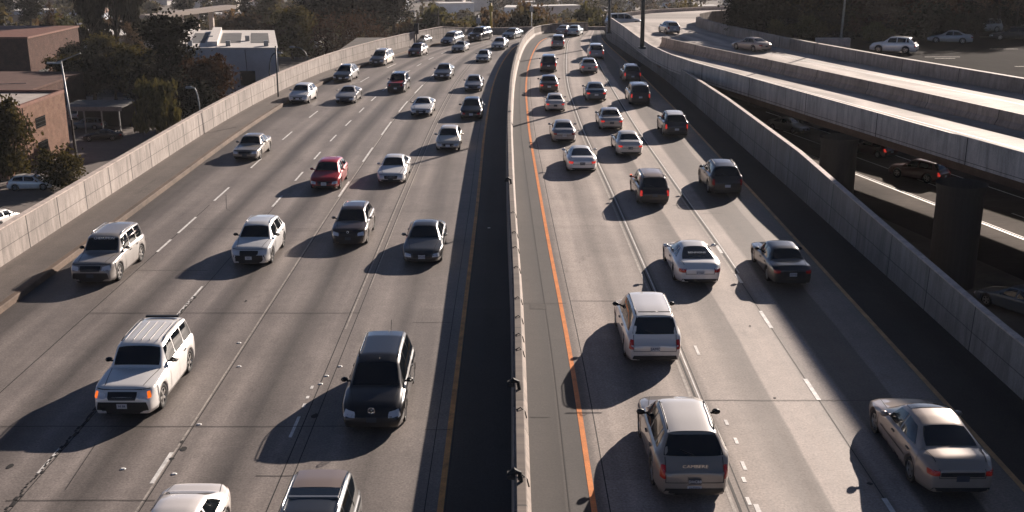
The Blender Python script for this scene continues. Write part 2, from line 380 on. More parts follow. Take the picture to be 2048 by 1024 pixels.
# loose white road studs
m_stud = newmat('ceramic_stud', (.7, .69, .66), .4)
studs = [(246, 938, ZL, 'white road stud alone in the lane behind the white saloon'), (478, 686, ZL, 'white road stud beside the thin lane line ahead of the roof racked car'), (478, 733, ZL, 'small broken road stud lying just below another stud'),
         (398, 849, ZL, 'flat white road stud on the lane seam where it meets the cross joint'), (680, 733, ZL, 'pale road stud on the double lane line beside the black van mirror'), (653, 752, ZL, 'small white stud a step nearer than the one by the van mirror'),
         (641, 768, ZL, 'white stud at the double lane line by the black van bonnet'), (978, 456, ZL, 'lone white disc on the dark shoulder beside the central barrier'), (348, 948, ZL, 'square white stud at the end of the nearest lane dash')]
for x, y, z, lb in studs:
    p = G(x, y, z); mb = MB(); n = 10
    ring = lambda r, zz: [(p.x + r * 1.2 * math.cos(k * .6283), p.y + r * math.sin(k * .6283), zz) for k in range(n)]
    a, b = ring(.075, z + .004), ring(.045, z + .03)
    mb.add(a + b, [(k, (k + 1) % n, n + (k + 1) % n, n + k) for k in range(n)] + [tuple(range(n, 2 * n))])
    tag(mb.build('road_stud', m_stud), lb, 'road stud', 'road studs on the lanes')

# ------------------------------------------------------------------ walls and barriers
def sweep(name, path, prof, mat, label=None, cat=None, closed=False, smooth=False, parent=None, group=None):
    """path: list of (x,y,z); prof(i) -> list of (offset to the right of travel, height). uv = (along, 0..1 over profile)"""
    mb = MB(); L = 0; rows = []; us = []
    for i, p in enumerate(path):
        p = Vector(p)
        a = Vector(path[max(i - 1, 0)]); b = Vector(path[min(i + 1, len(path) - 1)])
        t = (b - a); t.z = 0; t.normalize(); nrm = Vector((t.y, -t.x, 0))
        if i: L += (p - Vector(path[i - 1])).length
        us.append(L); rows.append([p + nrm * o + Vector((0, 0, h)) for o, h in prof(i)])
    n = len(rows[0]); pf = prof(0)
    hh = [h for o, h in pf]; hmax = max(hh) or 1
    for i in range(len(rows) - 1):
        for k in range(n - 1):
            v0, v1 = hh[k] / hmax, hh[k + 1] / hmax
            mb.quad(rows[i][k], rows[i + 1][k], rows[i + 1][k + 1], rows[i][k + 1], 0, [(us[i], v0), (us[i + 1], v0), (us[i + 1], v1), (us[i], v1)])
    for r, u, fl in ((rows[0], us[0], 1), (rows[-1], us[-1], 0)):
        mb.add(r, [tuple(range(n)) if fl else tuple(range(n))[::-1]], 0, [[(u, h / hmax) for h in (hh if fl else hh[::-1])]])
    o = mb.build(name, mat, parent, smooth)
    if label: tag(o, label, cat, group)
    return o
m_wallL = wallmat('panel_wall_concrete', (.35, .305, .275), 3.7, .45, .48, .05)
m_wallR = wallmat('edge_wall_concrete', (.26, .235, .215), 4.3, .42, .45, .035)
m_bar = wallmat('barrier_concrete', (.36, .30, .26), 6.0, None, .5, .03)
m_coping = noisy('coping_concrete', (.50, .42, .37), .7, 2)
def hL(p): return lerp_tab([(0, 1.6), (156, 1.6), (166, .55), (400, .5)], p[1] + max(0, p[0]))
pathL = [(X('wallL', d), d, -.45) for d in Ds if d <= 158] + [(-6.2, 163.5, -.45), (-2.4, 166.2, -.45), (2.5, 168, -.45), (8, 168.6, -.45), (14, 168.4, -.45), (20, 167.6, -.45)]
wl = empty('panel_wall', (X('wallL', 30), 30, -.45), label='long pale concrete panel wall along the left edge of the freeway', cat='wall')
def relpar(o, par):
    o.parent = par; o.matrix_parent_inverse = Matrix.Translation(par.location).inverted() if par.rotation_euler.z == 0 else par.matrix_world.inverted(); return o
relpar(sweep('wall_panels', pathL, lambda i: [(.0, -.3), (.0, 0), (-.05, hL(pathL[i]) - .02), (-.05, hL(pathL[i])), (-.28, hL(pathL[i])), (-.28, -12)], m_wallL), wl)
relpar(sweep('coping', pathL, lambda i: [(.0, hL(pathL[i])), (.0, hL(pathL[i]) + .06), (-.33, hL(pathL[i]) + .06), (-.33, hL(pathL[i]))], m_coping), wl)
def hR(d): return lerp_tab([(0, 1.55), (35, 1.6), (45, 1.85), (60, 2.3), (80, 2.3), (100, 2.0), (120, 1.7), (165, 1.5)], d)
dR = [d for d in Ds if d <= 156]
pathR = [(X('wallR', d), d, 0.) for d in dR] + [(13.4, 158.5, 0), (15.2, 160.5, 0), (18, 161.8, 0)]
dR2 = dR + [158, 160, 162]
wr = empty('edge_wall', (X('wallR', 30), 30, 0), label='tall shaded concrete wall on the right edge of the freeway beside the overpass', cat='wall')
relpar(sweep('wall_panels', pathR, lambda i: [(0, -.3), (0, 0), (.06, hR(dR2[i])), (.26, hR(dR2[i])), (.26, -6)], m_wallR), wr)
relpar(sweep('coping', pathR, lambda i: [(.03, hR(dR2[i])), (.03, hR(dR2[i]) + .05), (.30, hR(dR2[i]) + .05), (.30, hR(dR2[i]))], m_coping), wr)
# central barrier
pathB = [(X('BAR', d), d, 0.) for d in Ds if d <= 152] + [(3.0, 155, 0), (4.0, 158, 0), (5.6, 160.6, 0), (8, 162.4, 0), (11, 163.2, 0)]
cb = empty('central_barrier', (.3, 20, 0), label='narrow concrete barrier with a rail between the two traffic directions', cat='barrier')
relpar(sweep('barrier_wall', pathB, lambda i: [(.24, -.02), (.24, .10), (.13, .34), (.10, 1.02), (-.20, 1.02), (-.26, ZL - .02)], m_bar), cb)
relpar(sweep('top_rail', pathB, lambda i: [(.11, 1.02), (.11, 1.17), (.08, 1.21), (-.13, 1.21), (-.16, 1.17), (-.16, 1.02)], wallmat('rail_concrete', (.15, .12, .10), 6.0, None, .4, .03)), cb)
for y in [602, 640, 676, 705, 826, 962, 540, 500, 470, 430]:
    mb = MB(); p = G(1046 if y > 600 else 1036, y, 1.1); xx = X('BAR', p.y); mb.tube([(xx - .12, p.y, 1.2), (xx, p.y, 1.27), (xx + .12, p.y, 1.15), (xx + .17, p.y - .02, .95)], .018, 6)
    relpar(mb.build('cable_strap', M['black'], None), cb)
for px, py, lb in [(1040, 776, 'black boxed reflector fixed on top of the central barrier, farther of the two'), (1030, 960, 'drooping black lamp hood on the central barrier, nearest the camera'), (1016, 366, 'dark bracket clamped on the central barrier where the rail changes')]:
    p = G(px, py, 1.25); mb = MB(); x = X('BAR', p.y) - .12; r = random.uniform(.8, 1.1)
    mb.tube([(x + .1, p.y, 1.2), (x + .05, p.y, 1.45), (x - .08, p.y - .05, 1.52), (x - .2, p.y - .1, 1.44)], [.05, .06, .09 * r, .07], 8)
    mb.box(x - .25, x - .05, p.y - .2, p.y + .08, 1.36, 1.46)
    tag(mb.build('barrier_reflector', M['black'], None), lb, 'reflector', 'fittings on the central barrier')
# box sign on left wall
mb = MB(); p = G(838, 88, -.4); bx = X('wallL', p.y) + .1
mb.box(bx - .3, bx + .3, p.y - .2, p.y + .2, .9, 2.3); mb.tube([(bx, p.y, -.45), (bx, p.y, .95)], .08)
tag(mb.build('roadside_cabinet', M['black']), 'black upright signal box on a short post at the left wall', 'signal box')

# ------------------------------------------------------------------ overpass on the right
def XF(d): # near (left) edge of overpass
    return lerp_tab([(0, 41.6), (56, 26.5), (70, 22.9), (80, 20.3), (90, 17.8), (97, 15.9), (104, 14.6), (112, 13.9), (122, 13.6), (135, 13.4), (150, 12.9)], d)
def XM(d): return lerp_tab([(0, 51.5), (68, 32.3), (80, 28.9), (90, 25.9), (100, 22.8), (110, 19.4), (118, 17.0), (124, 15.6)], d)
def XO(d): return lerp_tab([(0, 63.5), (85, 39.3), (100, 34.3), (110, 31.4), (120, 28.6), (130, 26.6), (138, 25.0), (146, 24.2), (152, 24.6), (158, 26.5)], d)
ZD = 2.0
ov = empty('overpass', (30, 60, 0), label='elevated concrete overpass on thick columns at the right side', cat='overpass')
m_fascia = wallmat('fascia_concrete', (.52, .455, .405), 9.0, .34, .45, .04)
m_para = wallmat('parapet_concrete', (.33, .275, .238), 7.3, None, .45, .03)
fd = [4 + 3 * i for i in range(49)]     # 4..148
m_deck = pavement('deck_concrete', (.50, .45, .41), [(0, .6), (.05, 1.1), (.12, 1.05), (.19, .62), (.26, 1.1), (.33, .6), (.40, .9), (.46, .55), (.56, 1.1), (.63, .66), (.72, 1.1), (.80, .66), (.88, 1.1), (1, .7)], 0, 1, .75, .15, False)
mb = MB(); N = 10
def deck_x(d, f): a = XF(d) + .1; b = XO(d) + .1; return a + (b - a) * f
for i in range(len(fd) - 1):
    for k in range(N):
        q = [(deck_x(fd[i], k / N), fd[i], ZD), (deck_x(fd[i], (k + 1) / N), fd[i], ZD), (deck_x(fd[i + 1], (k + 1) / N), fd[i + 1], ZD), (deck_x(fd[i + 1], k / N), fd[i + 1], ZD)]
        mb.quad(*q, 0, [(k / N, fd[i]), ((k + 1) / N, fd[i]), ((k + 1) / N, fd[i + 1]), (k / N, fd[i + 1])])
# far end: carriageways sweep away to the right
q = [(12.9, 148), (24.3, 148), (27.5, 159), (40, 166), (60, 170), (60, 182), (38, 181), (22, 172), (14, 160)]
mb.add([(a, b, ZD) for a, b in q], [tuple(range(len(q)))], 0, [[(.5, b) for a, b in q]])
relpar(mb.build('deck', m_deck), ov)
pf = [(XF(d), d, 1.0) for d in fd]
relpar(sweep('near_parapet', pf, lambda i: [(.22, .9), (.22, 2.0), (0, 2.02), (0, .5), (.9, .49)], m_fascia), ov)
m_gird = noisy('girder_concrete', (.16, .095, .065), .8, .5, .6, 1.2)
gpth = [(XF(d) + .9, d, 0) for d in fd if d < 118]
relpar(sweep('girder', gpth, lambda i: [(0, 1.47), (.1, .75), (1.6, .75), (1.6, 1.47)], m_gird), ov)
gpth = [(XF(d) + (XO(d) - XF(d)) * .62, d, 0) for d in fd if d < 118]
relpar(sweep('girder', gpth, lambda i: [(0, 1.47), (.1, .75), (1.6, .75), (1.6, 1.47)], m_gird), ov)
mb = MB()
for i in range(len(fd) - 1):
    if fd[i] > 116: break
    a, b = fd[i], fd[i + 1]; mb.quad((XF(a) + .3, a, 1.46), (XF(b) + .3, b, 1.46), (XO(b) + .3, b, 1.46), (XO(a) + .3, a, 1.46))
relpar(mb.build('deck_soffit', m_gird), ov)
pm = [(XM(d), d, ZD) for d in fd if d <= 123]
relpar(sweep('median_wall', pm, lambda i: [(-.3, -.01), (-.3, .1), (-.12, .4), (-.08, 1.0), (.08, 1.0), (.12, .4), (.3, .1), (.3, -.01)], m_para), ov)
po = [(XO(d), d, ZD) for d in fd] + [(25.2, 153, ZD), (27.8, 158, ZD), (33, 162, ZD), (42, 165, ZD), (60, 168, ZD)]
relpar(sweep('outer_parapet', po, lambda i: [(-.1, -.01), (-.06, 1.15), (.35, 1.17), (.4, -.55)], m_para), ov)
pz = [(13.6, 160, ZD), (18, 166.5, ZD), (22, 171.5, ZD), (30, 177, ZD), (38, 180.5, ZD), (60, 181.5, ZD)]
relpar(sweep('far_parapet', pz, lambda i: [(0, -1.5), (0, .5), (-.25, .5), (-.25, -1.5)], m_coping), ov)
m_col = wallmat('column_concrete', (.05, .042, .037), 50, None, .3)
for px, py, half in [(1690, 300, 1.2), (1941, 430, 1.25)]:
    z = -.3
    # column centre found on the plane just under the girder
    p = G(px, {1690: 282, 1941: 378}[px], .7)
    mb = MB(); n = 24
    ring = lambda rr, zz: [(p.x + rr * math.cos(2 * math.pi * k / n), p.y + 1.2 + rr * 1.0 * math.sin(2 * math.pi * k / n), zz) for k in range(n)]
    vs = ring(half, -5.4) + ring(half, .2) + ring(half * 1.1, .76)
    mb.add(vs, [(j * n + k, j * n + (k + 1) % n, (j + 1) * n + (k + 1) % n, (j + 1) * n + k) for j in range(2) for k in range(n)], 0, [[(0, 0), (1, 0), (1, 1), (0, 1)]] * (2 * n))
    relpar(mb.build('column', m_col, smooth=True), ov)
mk = MB()
def dstripe(fx, off, wd, d0, d1, z, m=0):
    n = int((d1 - d0) / 3) + 1
    for i in range(n):
        a = d0 + (d1 - d0) * i / n; b = d0 + (d1 - d0) * (i + 1) / n
        mk.quad((fx(a) + off - wd / 2, a, z), (fx(a) + off + wd / 2, a, z), (fx(b) + off + wd / 2, b, z), (fx(b) + off - wd / 2, b, z), m)
for fx, off, wd, e_ in ((lambda d: XF(d) + (XM(d) - XF(d)) * .50, 0, .16, 118), (lambda d: XM(d) + (XO(d) - XM(d)) * .30, 0, .15, 96), (lambda d: XM(d) + (XO(d) - XM(d)) * .66, 0, .15, 118), (lambda d: XM(d) + (XO(d) - XM(d)) * .66, .4, .1, 122)):
    mk = MB(); dstripe(fx, off, wd, 10 if wd > .1 else 90, e_, ZD + .005); relpar(mk.build('lane_line', m_white), ov)
mk = MB()

# unseen ramp, added overhead on the right only to shade the outer lane
hr = empty('added_shade_ramp', (46, 40, -5), label='unseen concrete ramp added beyond the right edge of the view to shade the outer lane', cat='ramp')
hp = [(39.5, -60, 18), (39.5, -20, 18), (39.5, 30, 18), (39.3, 60, 18), (39.2, 80, 18), (39.3, 88.5, 18), (39.9, 91.5, 18), (41.2, 93.8, 18), (43.5, 95.4, 18), (47, 96.4, 18), (54, 97, 18), (80, 97.2, 18), (140, 97.2, 18)]
relpar(sweep('deck', hp, lambda i: [(0, 0), (0, 2.2), (.3, 2.2), (.3, 1.2), (8.7, 1.2), (8.7, 2.2), (9, 2.2), (9, 0), (0, 0)], m_para), hr)
for x_, y_ in ((44, 5), (44, 42), (46, 76)):
    mb = MB(); mb.tube([(x_, y_, -5.2), (x_, y_, 15.5), (x_, y_, 18)], [1.1, 1.1, 2.2], 16); relpar(mb.build('pier', m_col, smooth=True), hr)

# lower road that passes beneath the overpass
def XLow(d): return 25.0 + (100 - d) * .25
mb = MB(); m_low = pavement('lower_asphalt', (.105, .09, .08), [(0, .35), (.18, .5), (.3, 1.1), (.45, .8), (.6, 1.1), (.75, .8), (1, 1)], 0, 1, .95, .05, False)
for i in range(0, 60):
    a = 10 + i * 2.2; b = a + 2.2; x0a, x0b = max(XLow(a) - 6, 16.3), max(XLow(b) - 6, 16.3)
    mb.quad((x0a, a, -5), (XLow(a) + 12, a, -5), (XLow(b) + 12, b, -5), (x0b, b, -5), 0, [(0, a), (1, a), (1, b), (0, b)])
tag(mb.build('road', m_low), kind='structure')
mk = MB()
dstripe(XLow, 0, .22, 20, 120, -4.99); dstripe(XLow, .32, .08, 20, 120, -4.99)
for k in range(9): dstripe(XLow, 3.9, .16, 24 + k * 11, 31 + k * 11, -4.99)
dstripe(XLow, 7.8, .16, 20, 120, -4.99)
tag(mk.build('lane_marking', m_white), kind='structure')

# parking ground to the right of the overpass
mb = MB(); m_lot = pavement('lot_asphalt', (.018, .0165, .016), [(0, 1), (.5, .8), (1, 1.1)], 0, 60, 1.0, .02)
def gap(y): return lerp_tab([(0, 7), (98, 7), (112, 4.6), (122, 2), (135, .45)], y)  # hidden channel, opened behind the parapet so sun reaches the lower road
n = 16
dd = [20 + 6 * i for i in range(21)]
for a, b in zip(dd, dd[1:]):
    for k in range(n):
        xa0 = XO(a) + gap(a) + k * 5; xb0 = XO(b) + gap(b) + k * 5
        mb.quad((xa0, a, ZD), (xa0 + 5, a, ZD), (xb0 + 5, b, ZD), (xb0, b, ZD), 0, [(k * 5, a), (k * 5 + 5, a), (k * 5 + 5, b), (k * 5, b)])
tag(mb.build('parking_lot', m_lot), kind='structure')
mk = MB()
for x, y, ln in [(1850, 114, 3.5), (1870, 117, 2), (2030, 133, 2.5), (1800, 104, 1.5), (1980, 98, 3), (2010, 72, 5), (1960, 74, 3.5), (1760, 108, 2)]:
    p = G(x, y, ZD); mk.box(p.x, p.x + ln, p.y, p.y + .14, ZD, ZD + .006)
tag(mk.build('lane_marking', m_worn), kind='structure')

# ------------------------------------------------------------------ terrain
def sstep(a, b, x):
    t = min(1, max(0, (x - a) / (b - a))); return t * t * (3 - 2 * t)
ZG = -11.0
def ter(x, y):
    hill = 27 * sstep(900, 1900, y) - 17.5 * sstep(222, 335, y) + 2 * sstep(300, 500, y) * math.sin(x * .013 + y * .009)
    base = ZG
    if y < 172 and x > -23.9 and x < 16:
        base = -1.6
    elif x >= 16:
        if y < 178:
            xo = XO(y)
            base = -5.06 + (1.95 + 5.06) * sstep(xo + gap(y) - 1.0, xo + gap(y) - .1, x)
            if y > 125 and x < xo: base = -5.06 + (6.2) * sstep(125, 135, y)
            base = base - 0 * x
            if y > 150: base = base + (ZG - base) * sstep(150, 178, y) * (1 - sstep(40, 60, x))
        else:
            base = ZG + (1.95 - ZG) * sstep(30, 70, x) * (1 - sstep(190, 330, y))
    return base + hill
xs = []; x = -1800.
while x < 1800:
    xs.append(x); x += 60 if abs(x) > 420 else (12 if abs(x) > 100 else (4 if abs(x) > 60 else 1.3))
ys = []; y = -40.
while y < 3400:
    ys.append(y); y += 2.5 if y < 200 else (8 if y < 420 else (20 if y < 900 else 80))
mb = MB(); vs = [(a, b, ter(a, b)) for b in ys for a in xs]; nx = len(xs)
mb.add(vs, [(j * nx + i, j * nx + i + 1, (j + 1) * nx + i + 1, (j + 1) * nx + i) for j in range(len(ys) - 1) for i in range(nx - 1)])
m_ter = newmat('town_ground', (.07, .06, .05), .9); t = NT(m_ter); co = t.n('ShaderNodeTexCoord').outputs['Object']
c = t.ramp(t.noise(co, .018, 6, .7), [(.35, (.035, .037, .028)), (.5, (.075, .062, .05)), (.62, (.14, .12, .10)), (.72, (.05, .048, .036))])
c = t.mul(c, t.ramp(t.noise(co, .3, 5, .7), [(.3, .55), (.7, 1.5)])); t.l(c, t.p.inputs['Base Color'])
tag(mb.build('ground', m_ter, smooth=False), kind='structure')
# lower lot asphalt on the left
mb = MB(); m_lotL = pavement('lower_lot_asphalt', (.16, .138, .125), [(0, 1), (.3, .7), (.6, 1.2), (1, 1)], 0, 1, .8)
a = [(-78, 62), (-24.2, 62), (-24.2, 146), (-52, 172), (-78, 172)]
mb.add([(p, q, ZG + .05) for p, q in a], [tuple(range(5))], 0, [[(p / 10, q) for p, q in a]])
tag(mb.build('parking_lot', m_lotL), kind='structure')
# ------------------------------------------------------------------ vehicles
# local frame: +x forward, +y left, z up, origin on the ground at the middle of the vehicle
TYPES = {
 #          L     W     H    wheel r, front axle x, rear axle x, centre profile (x,z) front->rear, belt (x,z), roof half width, cowl, top front, roof rear, backlight base
 'saloon': dict(L=4.65, W=1.78, H=1.42, r=.32, fa=1.42, ra=-1.33, rw=.56, xs=(.98, .28, -.92, -1.62),
        prof=[(2.32, .50), (2.25, .62), (2.05, .72), (1.6, .80), (.98, .93), (.28, 1.36), (-.1, 1.42), (-.55, 1.415), (-.92, 1.35), (-1.62, 1.04), (-2.0, 1.03), (-2.2, .98), (-2.32, .80)],
        belt=[(2.3, .50), (2.0, .66), (1.2, .80), (.3, .86), (-1.2, .92), (-1.9, .94), (-2.3, .78)], boot=True),
 'old_saloon': dict(L=4.75, W=1.76, H=1.40, r=.315, fa=1.45, ra=-1.35, rw=.58, xs=(.85, .35, -.95, -1.40),
        prof=[(2.37, .55), (2.34, .68), (2.2, .76), (1.6, .82), (.85, .90), (.35, 1.35), (.05, 1.40), (-.7, 1.39), (-.95, 1.35), (-1.40, .99), (-2.1, .97), (-2.32, .94), (-2.37, .74)],
        belt=[(2.36, .55), (2.2, .71), (1.2, .80), (.3, .84), (-1.2, .88), (-2.1, .89), (-2.36, .76)], boot=True),
 'coupe': dict(L=4.45, W=1.80, H=1.33, r=.33, fa=1.38, ra=-1.22, rw=.50, xs=(.85, .1, -.75, -1.70),
        prof=[(2.22, .46), (2.12, .60), (1.9, .69), (1.4, .80), (.85, .90), (.1, 1.28), (-.25, 1.33), (-.75, 1.28), (-1.70, .98), (-2.0, .96), (-2.15, .88), (-2.22, .74)],
        belt=[(2.2, .46), (1.9, .64), (1.2, .78), (.3, .84), (-1.2, .90), (-1.9, .88), (-2.2, .72)], boot=True),
 'hatchback': dict(L=4.1, W=1.75, H=1.47, r=.315, fa=1.27, ra=-1.28, rw=.57, xs=(1.02, .35, -1.35, -1.85),
        prof=[(2.04, .48), (1.97, .64), (1.8, .75), (1.4, .86), (1.02, .97), (.35, 1.41), (0, 1.47), (-.7, 1.47), (-1.35, 1.40), (-1.85, 1.0), (-1.97, .93), (-2.04, .72)],
        belt=[(2.02, .48), (1.8, .68), (1.1, .84), (.3, .89), (-1.2, .96), (-1.8, .96), (-2.02, .72)], boot=False),
 'estate': dict(L=4.7, W=1.80, H=1.52, r=.33, fa=1.42, ra=-1.33, rw=.57, xs=(1.0, .32, -1.75, -2.12),
        prof=[(2.34, .50), (2.27, .66), (2.08, .77), (1.6, .87), (1.0, .98), (.32, 1.45), (0, 1.52), (-1.1, 1.51), (-1.75, 1.44), (-2.12, 1.02), (-2.27, .90), (-2.34, .70)],
        belt=[(2.32, .50), (2.05, .70), (1.2, .85), (.3, .90), (-1.2, .96), (-2.0, .98), (-2.32, .72)], boot=False),
 'crossover': dict(L=4.55, W=1.85, H=1.66, r=.36, fa=1.36, ra=-1.30, rw=.62, xs=(1.0, .38, -1.60, -2.02),
        prof=[(2.27, .60), (2.2, .82), (2.0, .94), (1.5, 1.03), (1.0, 1.09), (.38, 1.58), (.05, 1.66), (-.9, 1.65), (-1.60, 1.58), (-2.02, 1.12), (-2.18, 1.02), (-2.27, .78)],
        belt=[(2.25, .60), (2.0, .86), (1.2, .98), (.3, 1.02), (-1.2, 1.08), (-1.95, 1.10), (-2.25, .80)], boot=False),
 'suv': dict(L=4.85, W=1.90, H=1.80, r=.385, fa=1.46, ra=-1.42, rw=.70, xs=(1.0, .50, -2.05, -2.28),
        prof=[(2.42, .66), (2.38, .92), (2.2, 1.03), (1.6, 1.10), (1.0, 1.15), (.50, 1.72), (.2, 1.79), (-1.4, 1.80), (-2.05, 1.74), (-2.28, 1.14), (-2.36, 1.02), (-2.42, .78)],
        belt=[(2.4, .66), (2.2, .96), (1.2, 1.06), (.3, 1.09), (-1.2, 1.11), (-2.2, 1.11), (-2.4, .80)], boot=False),
 'minivan': dict(L=4.9, W=1.90, H=1.75, r=.335, fa=1.50, ra=-1.45, rw=.66, xs=(1.35, .62, -2.0, -2.28),
        prof=[(2.44, .55), (2.36, .76), (2.1, .90), (1.7, 1.0), (1.35, 1.07), (.62, 1.62), (.25, 1.73), (-1.3, 1.75), (-2.0, 1.68), (-2.28, 1.10), (-2.38, .96), (-2.44, .70)],
        belt=[(2.42, .55), (2.1, .80), (1.3, .95), (.3, 1.0), (-1.2, 1.04), (-2.2, 1.06), (-2.42, .74)], boot=False),
}
def itab(tab, x):      # tab sorted by descending x
    t = sorted(tab); 
    if x <= t[0][0]: return t[0][1]
    for (a, p), (b, q) in zip(t, t[1:]):
        if x <= b: return p + (q - p) * (x - a) / (b - a)
    return t[-1][1]
def smx(tab, x, r): return sum(itab(tab, x + k * r / 2) * wv for k, wv in ((-2, .1), (-1, .22), (0, .36), (1, .22), (2, .1)))
def build_type(key, T):
    L, W, H, r, fa, ra, rw = T['L'], T['W'], T['H'], T['r'], T['fa'], T['ra'], T['rw']
    cow, wt, rr, bb = T['xs']; hl = L / 2; hw = W / 2; inner = hw * .80; boxy = key in ('suv', 'minivan', 'old_saloon')
    RA = r + .055
    X = set(round(-hl + .02 + (L - .04) * i / 46, 4) for i in range(47))
    for c in (fa, ra):
        for k in range(11): X.add(round(c + RA * math.cos(math.pi * k / 10), 4))
        X.add(round(c + RA + .006, 4)); X.add(round(c - RA - .006, 4))
    X |= {cow, wt, rr, bb}
    X = sorted(x for x in X if -hl < x < hl)
    X = [x for i, x in enumerate(X) if i == 0 or x - X[i - 1] > .004]
    def sect(x):
        zt = smx(T['prof'], x, .07); zb = min(smx(T['belt'], x, .12), zt - .015)
        e = max(0, (abs(x) - (hl - .75)) / .75); tp = 1 - (.13 if boxy else .19) * e ** 2.3
        w = hw * tp; sill = .20 + .05 * e
        if x > cow or x < bb: g = 0.0
        elif x > wt: g = (cow - x) / (cow - wt)
        elif x < rr: g = (x - bb) / (rr - bb)
        else: g = 1.0
        z0 = sill; inarch = False
        for c in (fa, ra):
            if abs(x - c) <= RA + 1e-4: z0 = max(z0, r + math.sqrt(max(0, RA * RA - (x - c) ** 2))); inarch = True
        zmid = sill + (zb - sill) * .55; fl = .012 if inarch else 0
        z1 = max(sill + .13, z0 + .015); z2 = max(zmid, z0 + .03); z3 = max(zb - .11, z0 + .045)
        ws = w - .035 + fl * 2
        gh = smx([(hl, 0), (-hl, 0)], x, .1)
        yb = w * .945 - .035
        inner = w * .80
        yr = inner + (rw * tp - inner) * (g ** .9 if g > 0 else 0)
        zr = zt - (.018 + .052 * g)
        if g == 0: zr = min(zt - .022, max(zb + .012, zt - .04))
        pts = [(ws - .16, z0 + (.0 if not inarch else .0)), (ws - .01, z0), (w - .012 + fl, z1), (w + fl, z2), (w - .008 + fl, z3), (w * .955, zb), (yb, zb + .018 if zb + .018 < zr else zb + (zr - zb) * .5)]
        a = pts[-1]; pts += [(a[0] + (yr - a[0]) * .5 + .012 * g, a[1] + (zr - a[1]) * .5), (yr, zr), (yr * .86, zt - .016 - .014 * g), (yr * .5, zt - .004), (0, zt)]
        return pts
    rings = [[Vector((x, y, z)) for y, z in sect(x)] for x in X]
    def cap(ring, sg):
        out = []; cz = sum(p.z for p in ring) / len(ring)
        zc = (ring[1].z + ring[-1].z) / 2
        for dx, s, sz in ((.035, .965, .985), (.055, .90, .955), (.066, .72, .86), (.07, .4, .7)):
            out.append([Vector((p.x + sg * dx, p.y * s, zc + (p.z - zc) * (sz if p.z > zc else 1 - (1 - sz) * .25))) for p in ring])
        return out
    front = cap(rings[-1], 1); back = cap(rings[0], -1)
    allr = back[::-1] + rings + front
    mb = MB(); n = len(allr[0]); full = []
    for rg in allr: full += [p for p in rg] + [Vector((p.x, -p.y, p.z)) for p in rg[-2::-1]]
    m = 2 * n - 1
    mb.v = [tuple(p) for p in full]; fs = []
    for i in range(len(allr) - 1):
        for k in range(m - 1): fs.append((i * m + k, i * m + k + 1, (i + 1) * m + k + 1, (i + 1) * m + k))
    fs.append(tuple(range(m))[::-1]); fs.append(tuple((len(allr) - 1) * m + k for k in range(m)))
    mb.f = fs; mb.m = [0] * len(fs); mb.uv = [None] * len(fs)
    body = mb.mesh(key + '_body', True)
    bvh = BVHTree.FromPolygons([Vector(p) for p in mb.v], fs, all_triangles=False)
    def patch(quad, dr, off, nx=8, ny=5, rnd=.0):
        """quad: 4 corner points (3D, on a plane), projected along dr on the body"""
        q = [Vector(c) for c in quad]; dr = Vector(dr).normalized(); vs = []
        for j in range(ny + 1):
            for i in range(nx + 1):
                u, v = i / nx, j / ny
                if rnd:
                    uu, vv = 2 * u - 1, 2 * v - 1; k = rnd
                    uu2 = uu * math.sqrt(1 - k * vv * vv / 2); vv2 = vv * math.sqrt(1 - k * uu * uu / 2); u, v = (uu2 + 1) / 2, (vv2 + 1) / 2
                p = (q[0] * (1 - u) + q[1] * u) * (1 - v) + (q[3] * (1 - u) + q[2] * u) * v
                h = bvh.ray_cast(p - dr * 3, dr, 6)
                if h[0] is None:
                    h = bvh.find_nearest(p)
                nn = h[1] if h[1].dot(dr) < 0 else -h[1]
                vs.append(h[0] + nn * off - dr * .002)
        f = [(j * (nx + 1) + i, j * (nx + 1) + i + 1, (j + 1) * (nx + 1) + i + 1, (j + 1) * (nx + 1) + i) for j in range(ny) for i in range(nx)]
        # orient outward
        a, b, c = vs[f[0][0]], vs[f[0][1]], vs[f[0][2]]
        if (b - a).cross(c - a).dot(dr) > 0: f = [t[::-1] for t in f]
        return vs, f
    def pm(name, quads, smooth=True):
        mb = MB()
        for q in quads: mb.add(*patch(*q))
        return mb.mesh(key + '_' + name, smooth)
    P = []   # (name, mesh, material key, location, children)
    inr = hw * .80
    def yr_at(x):
        s = sect(x); return s[8][0]
    # windscreen
    a, b = cow - .05, wt + .03
    ws = [((a, -(yr_at(a) - .03), 0), (a, yr_at(a) - .03, 0), (b, yr_at(b) - .045, 0), (b, -(yr_at(b) - .045), 0))]
    P.append(('windscreen', pm('windscreen', [(ws[0], (0, 0, -1), .007, 10, 6, .12)]), 'glass', []))
    slope = (itab(T['prof'], rr) - itab(T['prof'], bb)) / (rr - bb)
    if T['boot']:
        a, b = rr - .04, bb + .05
        q = ((a, -(yr_at(a) - .05), 0), (a, yr_at(a) - .05, 0), (b, yr_at(b) - .05, 0), (b, -(yr_at(b) - .05), 0)); P.append(('rear_window', pm('rear_window', [(q, (0, 0, -1), .007, 10, 6, .2)]), 'glass', []))
    else:
        za, zb_ = itab(T['prof'], rr) - .065, itab(T['prof'], bb) + .0
        q = ((-hl, -(rw * .93), za), (-hl, rw * .93, za), (-hl, hw * .80, zb_), (-hl, -hw * .80, zb_))
        wn = pm('rear_window', [(q, (1, 0, 0), .008, 10, 6, .10)])
        wp = MB(); zc = zb_ + .03; wp.tube([bvh.ray_cast(Vector((-hl - 2, 0, zc)), Vector((1, 0, 0)))[0] + Vector((-.03, 0, 0)), bvh.ray_cast(Vector((-hl - 2, .32, zc + .10)), Vector((1, 0, 0)))[0] + Vector((-.03, 0, 0))], .012, 5)
